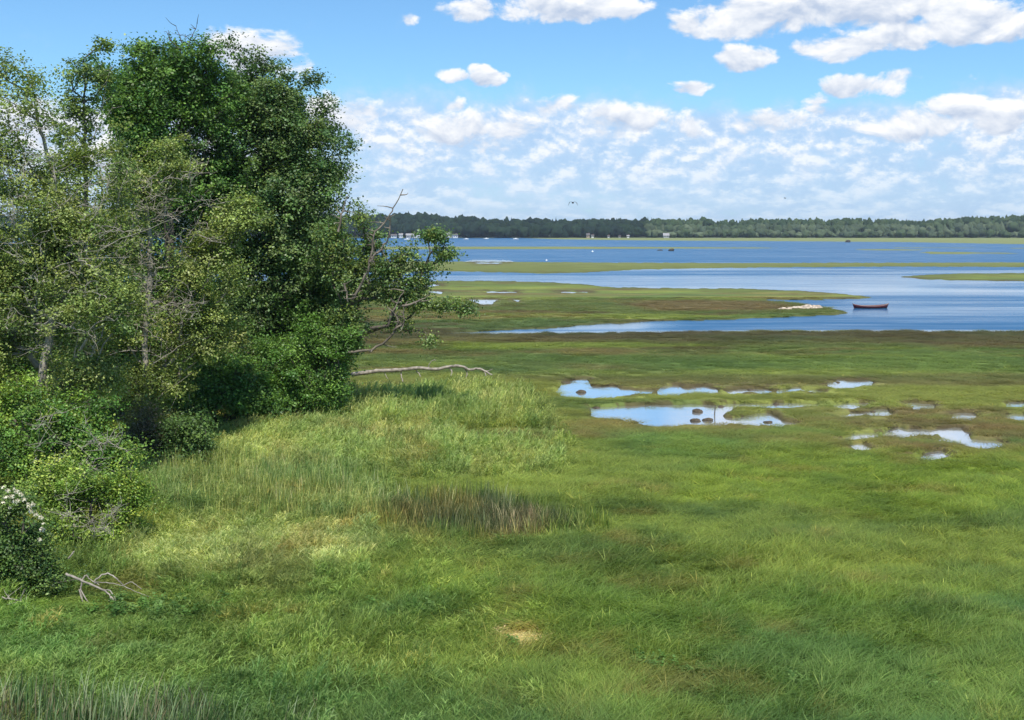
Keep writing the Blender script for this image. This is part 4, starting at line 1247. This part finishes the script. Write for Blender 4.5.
# ------------------------------------------------------------------ far woods
SHORE = float(ground_at(512, 237.9)[1])
top_prof = [(-900, 212), (0, 215), (250, 216), (330, 216), (380, 214.5), (392, 213.6), (405, 212.4), (420, 212.8), (432, 214), (440, 216), (450, 217), (464, 215), (476, 217), (490, 219.3), (510, 218.4), (540, 218.4), (600, 219), (660, 218.6), (700, 218.4), (722, 219.8), (760, 219), (800, 219), (850, 219.5), (880, 219.4), (900, 220), (930, 220.4), (945, 219), (960, 217.2), (985, 216.5), (1010, 215.6), (1030, 216), (1100, 217), (1900, 215)]
TPu = [a for a, b in top_prof]; TPv = [b for a, b in top_prof]


def wood_mass(name, label, crowns, seed):
    """crowns: (x, y, zbase, height, radius, colour); every crown a lumpy cloud of leaf-clump facets on a stem"""
    rng = np.random.default_rng(seed)
    bm = bmesh.new(); bmesh.ops.create_icosphere(bm, subdivisions=3, radius=1)
    bm.verts.ensure_lookup_table()
    iv = np.array([v.co[:] for v in bm.verts]); it = np.array([[v.index for v in f.verts] for f in bm.faces]); bm.free()
    V, T, C = [], [], []
    off = 0
    for k, (x, y, zb, h, r, c, con) in enumerate(crowns):
        a = rng.random() * 2 * PI
        d = iv @ np.array([[math.cos(a), -math.sin(a), 0], [math.sin(a), math.cos(a), 0], [0, 0, 1]])
        n = vn3(d[:, 0] * 2.2 + k * 7.7, d[:, 1] * 2.2, d[:, 2] * 2.2, seed) * .7 + vn3(d[:, 0] * 6 + k, d[:, 1] * 6, d[:, 2] * 6, seed + 1) * .6
        f = .5 + .85 * n
        P = d * f[:, None]
        if con:
            tt = np.clip((P[:, 2] + 1) / 2, 0, 1)
            P[:, :2] *= (1.15 - tt)[:, None]
        P = P * np.array([r, r, h * .5]) + np.array([x, y, zb + h * .52])
        V.append(P); T.append(it + off); off += len(P)
        C.append(c * rng.uniform(.85, 1.15) * (0.9 + .3 * rng.random((len(P), 1))))
    me = mesh_np(name, np.concatenate(V), tris=np.concatenate(T), cols=np.concatenate(C))
    return tag(link(name, me, M_FAR), label, kind="stuff")


M_FAR = leaf_mat("far_leaves", transl=.1, rough=.8, spec=.05)
wr_ = np.random.default_rng(31)
left_c, right_c, back_c = [], [], []
for row, (dD, frac) in enumerate([(10, .62), (45, .78), (85, .92), (130, 1.0)]):
    u = -500.0
    while u < 1600:
        D = SHORE + dD + wr_.uniform(-12, 12)
        s = D / FPX
        ztop = at(u, np.interp(u, TPu, TPv) + wr_.uniform(-.9, 1.6), D)[2]
        right = u > 645
        fr = frac * (.88 if right and row < 2 else 1)
        zt = ztop * min(1, fr + wr_.uniform(-.08, .04))
        h = min(zt, wr_.uniform(13, 19))
        r = wr_.uniform(4.0, 9.0)
        if right and row == 0: r *= .8; h = min(h, wr_.uniform(7, 12)); zt = h
        zb = zt - h
        con = wr_.random() < (.25 if right and row > 1 else .08)
        if right and row < 2:
            c = lin(*[(92, 106, 78), (104, 116, 88), (78, 94, 66), (84, 98, 76)][wr_.integers(4)]) * .7
        elif right:
            c = lin(*[(70, 88, 58), (60, 78, 54), (82, 98, 66)][wr_.integers(3)]) * .7
        else:
            c = lin(*[(40, 58, 44), (46, 64, 46), (38, 54, 44), (48, 66, 48)][wr_.integers(4)]) * .7
        (right_c if right else left_c).append((at(u, 232, D)[0], D, zb, h, r, c, con))
        u += r / s * wr_.uniform(.7, 1.3)
wood_mass("far_woodland", "dark wooded shore with rounded crowns on the left side of the horizon", left_c, 3)
wood_mass("far_woodland", "paler grey green wooded shore on the right side of the horizon", right_c, 4)

# rising land under the far woods
hu = np.linspace(-900, 1900, 160)
rows = []
for (dD, k) in [(-2, 0), (30, .25), (90, .5), (160, .72), (400, .8), (900, .5)]:
    D = SHORE + dD
    zt = np.array([at(a, np.interp(a, TPu, TPv), SHORE + 130)[2] for a in hu])
    rows.append(np.stack([(hu - 512) / FPX * (D * CP + CAMZ * SP), np.full(len(hu), D), np.maximum((zt - 12) * k, 0) + (.1 if dD > 0 else -.3)], -1))
G = np.array(rows)
i = np.arange((len(rows) - 1) * 160).reshape(-1, 160)[:, :-1].ravel()
me = mesh_np("hill", G.reshape(-1, 3), quads=np.stack([i, i + 1, i + 161, i + 160], -1), smooth=True)
tag(link("hill", me, plain("forest_floor", (.03, .04, .02), .95, .3, .02)), "low rise of land under the far woods", kind="structure")

# ------------------------------------------------------------------ houses on the far shore
def house(u, D, w, d, h, rh, lb, wallc, roofc, rz=0.0, z=.6):
    h, rh, w = h * .78, rh * .9, w * .85
    p = at(u, 236, D); p[2] = z
    root = empty("house", p, lb, "house", "houses on the far shore", rz)
    bm = bmesh.new()
    a, b = w / 2, d / 2
    pts = [(-a, -b, -1.5), (a, -b, -1.5), (a, b, -1.5), (-a, b, -1.5), (-a, -b, h), (a, -b, h), (a, b, h), (-a, b, h), (-a, 0, h + rh), (a, 0, h + rh)]
    V = [bm.verts.new(q) for q in pts]
    for f in [(0, 1, 5, 4), (2, 3, 7, 6), (1, 2, 6, 9, 5), (3, 0, 4, 8, 7)]: bm.faces.new([V[k] for k in f])
    me = bpy.data.meshes.new("wall"); bm.to_mesh(me); bm.free(); link("wall", me, wallc, root)
    bm = bmesh.new()
    e = .5; t = .22; sl = rh / b
    for sd in (-1, 1):
        q = [(-a - e, sd * (b + e), h - sl * e + .05), (a + e, sd * (b + e), h - sl * e + .05), (a + e, 0, h + rh + .05), (-a - e, 0, h + rh + .05)]
        lo = [bm.verts.new(c) for c in q]; hi = [bm.verts.new((c[0], c[1], c[2] + t)) for c in q]
        bm.faces.new(lo); bm.faces.new(hi)
        for k in range(4): bm.faces.new((lo[k], lo[(k + 1) % 4], hi[(k + 1) % 4], hi[k]))
    bmesh.ops.recalc_face_normals(bm, faces=bm.faces)
    me = bpy.data.meshes.new("roof"); bm.to_mesh(me); bm.free(); rf = link("roof", me, roofc, root)
    nw = max(2, int(w / 3.5))
    for fl2 in range(max(1, int(h / 2.8))):
        for k in range(nw):
            bm = bmesh.new(); bmesh.ops.create_cube(bm, size=1)
            cx = -a + (k + .5) * w / nw
            for q in bm.verts: q.co = (q.co.x * 1.0 + cx, q.co.y * .08 - b - .02, q.co.z * 1.3 + 1.5 + fl2 * 2.8)
            me = bpy.data.meshes.new("window"); bm.to_mesh(me); bm.free(); link("window", me, M_GLASS, root)
    bm = bmesh.new(); bmesh.ops.create_cube(bm, size=1)
    for q in bm.verts: q.co = (q.co.x * .8 + a * .5, q.co.y * .8, q.co.z * 2 + h + rh)
    me = bpy.data.meshes.new("chimney"); bm.to_mesh(me); bm.free(); link("chimney", me, M_BRICK, rf)
M_GLASS = plain("window_glass", (.03, .04, .05), .1, .1)
M_BRICK = plain("chimney_brick", (.25, .12, .09), .9, .2)
WW = plain("white_clapboard", (.62, .62, .61), .7, .08, .5)
TW = plain("tan_clapboard", (.42, .32, .24), .7, .15, .5)
GW = plain("grey_clapboard", (.33, .33, .33), .7, .15, .5)
RD = plain("dark_shingle", (.12, .11, .11), .9, .2, .5)
RG = plain("grey_shingle", (.30, .29, .29), .9, .2, .5)
HD = SHORE - 9
house(394, HD, 9, 7, 3.2, 2, "white cottage under the bare limbs at the left end of the shore", WW, RD)
house(401, HD + 3, 6, 6, 4.6, 2, "narrow white house second from the left on the far shore", WW, RG)
house(410, HD, 12, 8, 3.6, 2.6, "long pale house with grey roof right of the narrow white house", GW, RG)
house(417, HD + 8, 10, 8, 5.5, 2.2, "white two storey house behind the long pale house", WW, RD)
house(448, HD, 9, 7, 5.6, 2.6, "tall white gabled house behind the leafy branch tip", WW, RG, .5)
house(455, HD - 4, 8, 7, 3.8, 2, "white cottage just right of the tall gabled house", WW, RD, .2)
house(588, HD, 5, 6, 4.6, 2.0, "tan narrow house under the dark trees mid shore", TW, RD)
house(592.5, HD - 2, 4, 5, 3.4, 1.2, "small whitish house attached beside the tan house", WW, RD)
house(608.5, HD, 3.0, 3.5, 2.2, 1.2, "tiny white boathouse leftmost of three in the mid shore", WW, RD)
house(619.5, HD, 3.0, 3.5, 1.8, 1.0, "tiny greyish boathouse in the middle of three", GW, RD)
house(628, HD, 3.6, 3.5, 2.6, 1.2, "tiny white boathouse rightmost of three", WW, RG)
house(666, HD + 2, 9, 8, 3.4, 3.4, "wide grey roofed house where the wood turns paler", GW, RG)

# ------------------------------------------------------------------ birds
def bird(u, v, D, span, lb, rz):
    p = at(u, v, D)
    bm = bmesh.new()
    vs = [(0, -.32, 0), (.02, -.12, .03), (0, .2, .02), (0, .36, 0)]
    # body as skin along the spine, wings as raised then drooping arms
    pts = [(0, -.34, 0), (0, -.1, .02), (0, .14, .03), (0, .30, .04), (.0, .40, .03)]
    rr = [.02, .07, .085, .05, .02]
    tb = Tubes(10)
    tb.add(np.array(pts) * span, np.array(rr) * span)
    for sd in (-1, 1):
        arm = np.array([(sd * .02, .12, .04), (sd * .15, .15, .13), (sd * .29, .12, .10), (sd * .40, .03, -.06), (sd * .47, -.08, -.26)]) * span
        ch = np.array([.30, .34, .30, .22, .05]) * span
        V = []
        for a, c in zip(arm, ch):
            V += [a + [0, c * .4, .008 * span], a + [0, -c * .6, .0], a + [0, c * .1, -.008 * span]]
        base = tb.n
        tb.v.append(np.array(V)); q = []
        for i in range(4):
            for j in range(3):
                q.append((base + i * 3 + j, base + i * 3 + (j + 1) % 3, base + i * 3 + 3 + (j + 1) % 3, base + i * 3 + 3 + j))
        tb.q.append(np.array(q)); tb.n += len(V)
    tl = np.array([(-.02, -.3, 0), (.02, -.3, 0), (.08, -.46, 0), (-.08, -.46, 0)]) * span
    base = tb.n; tb.v.append(tl); tb.q.append(np.array([(base, base + 1, base + 2, base + 3)])); tb.n += 4
    o = link("bird", tb.mesh("bird"), plain("bird_feathers", (.035, .035, .04), .8, .3, 3), loc=tuple(p))
    o.rotation_euler = (0, 0, rz)
    return tag(o, lb, "bird", "birds over the bay")
bird(573, 203, 150, 1.4, "dark bird with arched wings flying above the far treeline", .15)
bird(785, 198, 330, .95, "tiny distant bird right of the arch winged one", 1.2)

# ------------------------------------------------------------------ sky, clouds, sun
SUN_EL, SUN_AZ = math.radians(62), math.radians(180 - 10)   # azimuth clockwise from +Y (the view), so high behind the camera
S.world = bpy.data.worlds.new("World")
S.world.use_nodes = True
nt = S.world.node_tree
nt.nodes.clear()
out = nt.nodes.new("ShaderNodeOutputWorld")
bg = nt.nodes.new("ShaderNodeBackground"); bg.inputs["Strength"].default_value = 0.10
nt.links.new(bg.outputs[0], out.inputs["Surface"])
sky = nd(nt, "ShaderNodeTexSky", sky_type="NISHITA", sun_disc=False)
sky.sun_elevation = SUN_EL; sky.sun_rotation = SUN_AZ
sky.air_density = 1.0; sky.dust_density = 0.3; sky.ozone_density = 2.5; sky.altitude = 0


def mth(op, a, b=None, c=None, clamp=False):
    n = nt.nodes.new("ShaderNodeMath"); n.operation = op; n.use_clamp = clamp
    for k, q in enumerate((a, b, c)):
        if q is None: continue
        if isinstance(q, (int, float)): n.inputs[k].default_value = q
        else: nt.links.new(q, n.inputs[k])
    return n.outputs[0]


def mixc(f, a, b):
    n = nt.nodes.new("ShaderNodeMix"); n.data_type = "RGBA"
    for k, q in ((0, f), (6, a), (7, b)):
        if isinstance(q, (int, float)): n.inputs[k].default_value = q
        elif isinstance(q, tuple): n.inputs[k].default_value = q + (1,)
        else: nt.links.new(q, n.inputs[k])
    return n.outputs[2]


def rng_(x, a, b, c=0.0, d=1.0, smooth=True):
    n = nt.nodes.new("ShaderNodeMapRange"); n.interpolation_type = "SMOOTHSTEP" if smooth else "LINEAR"
    nt.links.new(x, n.inputs["Value"])
    for k, q in (("From Min", a), ("From Max", b), ("To Min", c), ("To Max", d)): n.inputs[k].default_value = q
    return n.outputs["Result"]


tc = nt.nodes.new("ShaderNodeTexCoord")
nv = nd(nt, "ShaderNodeVectorMath", operation="NORMALIZE"); nt.links.new(tc.outputs["Generated"], nv.inputs[0])
sx = nt.nodes.new("ShaderNodeSeparateXYZ"); nt.links.new(nv.outputs[0], sx.inputs[0])
AZ = mth("MULTIPLY", mth("ARCTAN2", sx.outputs[0], sx.outputs[1]), FPX)           # sideways angle, in picture-sized units
EL = mth("MULTIPLY", mth("ARCSINE", sx.outputs[2]), FPX)                          # height above the horizon, same units


def comb(x, y, z=0.0):
    n = nt.nodes.new("ShaderNodeCombineXYZ")
    for k, q in enumerate((x, y, z)):
        if isinstance(q, (int, float)): n.inputs[k].default_value = q
        else: nt.links.new(q, n.inputs[k])
    return n.outputs[0]


def noise(vec, scale, detail=6, rough=.58, dist=0.0):
    n = nt.nodes.new("ShaderNodeTexNoise")
    n.inputs["Scale"].default_value = scale; n.inputs["Detail"].default_value = detail; n.inputs["Roughness"].default_value = rough; n.inputs["Distortion"].default_value = dist
    nt.links.new(vec, n.inputs["Vector"])
    return n.outputs["Fac"]


def ae(u, v):
    dx, dy, dz = ray(u, v)
    l = math.sqrt(dx * dx + dy * dy + dz * dz)
    return math.atan2(dx, dy) * FPX, math.asin(dz / l) * FPX


# single cumulus clouds: (u, v, half width, half height, weight)
CL = [(250, 52, 52, 24, 1.1), (228, 46, 26, 18, .9), (285, 66, 30, 14, .8), (318, 108, 26, 20, .9), (350, 118, 36, 16, .8), (20, 120, 60, 26, .8), (95, 140, 60, 30, .7),
      (555, 4, 90, 20, 1.15), (500, 10, 60, 14, 1.1), (600, 6, 50, 16, 1.0), (412, 20, 15, 9, .8), (447, 76, 16, 8, .7), (484, 75, 20, 11, 1.0), (458, 105, 11, 8, .5), (684, 87, 32, 10, 1.35),
      (790, 8, 110, 26, 1.2), (880, -4, 130, 30, 1.2), (845, 45, 55, 15, 1.1), (905, 34, 45, 16, .9), (985, 20, 90, 22, 1.2), (750, 58, 30, 13, .75), (720, 18, 50, 18, 1.0), (864, 85, 40, 14, 1.2), (896, 77, 24, 9, 1.0), (970, 80, 30, 8, .35), (820, 102, 16, 8, .4),
      (560, 106, 22, 14, .8), (364, 108, 24, 14, .8), (770, 122, 34, 16, .9), (965, 104, 30, 14, .9), (1010, 110, 40, 18, .8), (650, 120, 60, 18, .6), (900, 122, 50, 16, .7), (480, 130, 70, 22, .6)]
ga = None
N1 = noise(comb(mth("MULTIPLY", AZ, .016), mth("MULTIPLY", EL, .026), 0.0), 1.0, 7, .6, .3)
N1u = noise(comb(mth("MULTIPLY", mth("ADD", AZ, -4.0), .016), mth("MULTIPLY", mth("ADD", EL, 9.0), .026), 0.0), 1.0, 4, .6, .3)
wob_a = mth("MULTIPLY_ADD", mth("SUBTRACT", noise(comb(mth("MULTIPLY", AZ, .03), mth("MULTIPLY", EL, .03), 7.7), 1.0, 4), .5), 36.0, AZ)
wob_e = mth("MULTIPLY_ADD", mth("SUBTRACT", noise(comb(mth("MULTIPLY", AZ, .03), mth("MULTIPLY", EL, .03), 3.1), 1.0, 4), .5), 16.0, EL)
lowside = None
for (u, v, ru, rv, w) in CL:
    a, e = ae(u, v)
    dx = mth("MULTIPLY_ADD", wob_a, 1 / ru, -a / ru)
    dy = mth("MULTIPLY_ADD", wob_e, 1 / rv, -e / rv)
    d2 = mth("MULTIPLY_ADD", dx, dx, mth("MULTIPLY", dy, dy))
    g = mth("MULTIPLY", mth("SUBTRACT", 1.0, d2), w)
    if ga is None:
        ga, lowside = g, dy
    else:
        lowside = mth("MULTIPLY_ADD", rng_(mth("SUBTRACT", g, ga), -.35, .35), mth("SUBTRACT", dy, lowside), lowside)
        ga = mth("SMOOTH_MAX", ga, g, 0.25)
ga = mth("MAXIMUM", ga, -1.5)
cum = mth("ADD", mth("MULTIPLY", ga, .55), mth("MULTIPLY", mth("SUBTRACT", N1, .5), 2.4))
# free cumulus over the rest of the sky (seen in reflections and from other sides)
zz = mth("MAXIMUM", mth("ADD", sx.outputs[2], .03), .03)
pv_ = comb(mth("DIVIDE", sx.outputs[0], zz), mth("DIVIDE", sx.outputs[1], zz), 0.0)
N2 = noise(pv_, .55, 6, .55, .2)
free = rng_(N2, .60, .72)
front = mth("MULTIPLY", rng_(sx.outputs[1], .75, .9), rng_(EL, 330, 230))
free = mth("MULTIPLY", free, mth("SUBTRACT", 1.0, front))
cmask = rng_(cum, .02, .36)
# the bank of small flat cumulus near the horizon
els = mth("POWER", mth("MAXIMUM", EL, 0.5), .62)
bv = comb(mth("MULTIPLY", AZ, .034), mth("MULTIPLY", els, .44), 2.2)
bvu = comb(mth("MULTIPLY", mth("ADD", AZ, -2.0), .034), mth("MULTIPLY", mth("POWER", mth("MAXIMUM", mth("ADD", EL, 6.0), 0.5), .62), .44), 2.2)
B1 = noise(bv, 1.0, 8, .64); B1u = noise(bvu, 1.0, 6, .64)
bw = comb(mth("MULTIPLY", AZ, .055), mth("MULTIPLY", els, .95), 8.4)
B2 = noise(bw, 1.0, 6, .6)
big = noise(comb(mth("MULTIPLY", AZ, .007), mth("MULTIPLY", EL, .012), 5.0), 1.0, 3)
cover = mth("ADD", rng_(EL, 150, 95, 0.0, 1.0), mth("MULTIPLY", mth("SUBTRACT", big, .5), 1.1))
cover = mth("MULTIPLY", cover, rng_(mth("MULTIPLY_ADD", mth("SUBTRACT", big, .5), -130.0, EL), 180, 105))
veil = mth("MULTIPLY", rng_(mth("ADD", cover, mth("MULTIPLY", mth("SUBTRACT", B1, .5), 1.2)), .10, .95), .86)
puff = rng_(mth("ADD", B1, mth("MULTIPLY", mth("SUBTRACT", cover, .75), .26)), .50, .69)
puff2 = mth("MULTIPLY", rng_(mth("ADD", mth("ADD", mth("MULTIPLY", B2, .6), mth("MULTIPLY", B1, .4)), mth("MULTIPLY", mth("SUBTRACT", cover, .75), .2)), .55, .67), .6)
puff = mth("MULTIPLY", mth("MAXIMUM", puff, puff2), rng_(EL, 6, 95, .22, 1.0))
shade_b = mth("ADD", .50, mth("MULTIPLY", mth("SUBTRACT", B1, B1u), 6.0), clamp=True)
shade_c = mth("ADD", mth("MULTIPLY_ADD", lowside, .42, .60), mth("MULTIPLY", mth("SUBTRACT", N1, N1u), 3.4), clamp=True)

WB, GB = (8.2, 8.3, 8.45), (4.2, 5.0, 6.4)
tone = nd(nt, "ShaderNodeMix", data_type="RGBA", blend_type="MULTIPLY")
tone.inputs[0].default_value = 1.0; tone.inputs[7].default_value = (.75, 1.07, 1.28, 1)
nt.links.new(sky.outputs[0], tone.inputs[6])
c = tone.outputs[2]
c = mixc(veil, c, mixc(rng_(B1, .35, .6), (3.7, 5.1, 7.3), (4.7, 6.0, 7.8)))
c = mixc(mth("MULTIPLY", puff, .95), c, mixc(shade_b, (4.8, 5.9, 7.5), (7.9, 8.1, 8.4)))
c = mixc(free, c, mixc(.6, GB, WB))
c = mixc(cmask, c, mixc(shade_c, GB, WB))
nt.links.new(c, bg.inputs["Color"])

bm = bmesh.new(); bmesh.ops.create_cube(bm, size=1)
for q in bm.verts: q.co = (q.co.x * 9600, q.co.y * 3500 + 1640, q.co.z * 50 + 22)
me = bpy.data.meshes.new("haze"); bm.to_mesh(me); bm.free()
m_, hn, ho = new_mat("haze_air")
pvn = nd(hn, "ShaderNodeVolumePrincipled"); pvn.inputs["Color"].default_value = (.80, .90, 1, 1); pvn.inputs["Density"].default_value = .00008; pvn.inputs["Anisotropy"].default_value = .2
hn.links.new(pvn.outputs[0], ho.inputs["Volume"])
tag(link("haze", me, m_), "thin summer haze lying over the bay", kind="stuff")

sd = bpy.data.lights.new("sun", "SUN")
sd.energy = 4.2; sd.angle = math.radians(.53); sd.color = (1.0, .955, .88)
so = bpy.data.objects.new("sun", sd); COL.objects.link(so)
tosun = Vector((math.sin(SUN_AZ) * math.cos(SUN_EL), math.cos(SUN_AZ) * math.cos(SUN_EL), math.sin(SUN_EL)))
so.rotation_euler = tosun.to_track_quat("Z", "Y").to_euler()
so.location = (-20, -20, 60)

S.view_settings.view_transform = "Standard"
S.view_settings.look = "None"
S.view_settings.exposure = 0.35
S.view_settings.gamma = 1.0
S.cycles.max_bounces = 6
S.cycles.diffuse_bounces = 3
S.cycles.glossy_bounces = 3
S.cycles.transmission_bounces = 4
S.cycles.use_denoising = True
S.cycles.denoiser = "OPENIMAGEDENOISE"
S.cycles.denoising_input_passes = "RGB_ALBEDO_NORMAL"
S.cycles.denoising_prefilter = "ACCURATE"
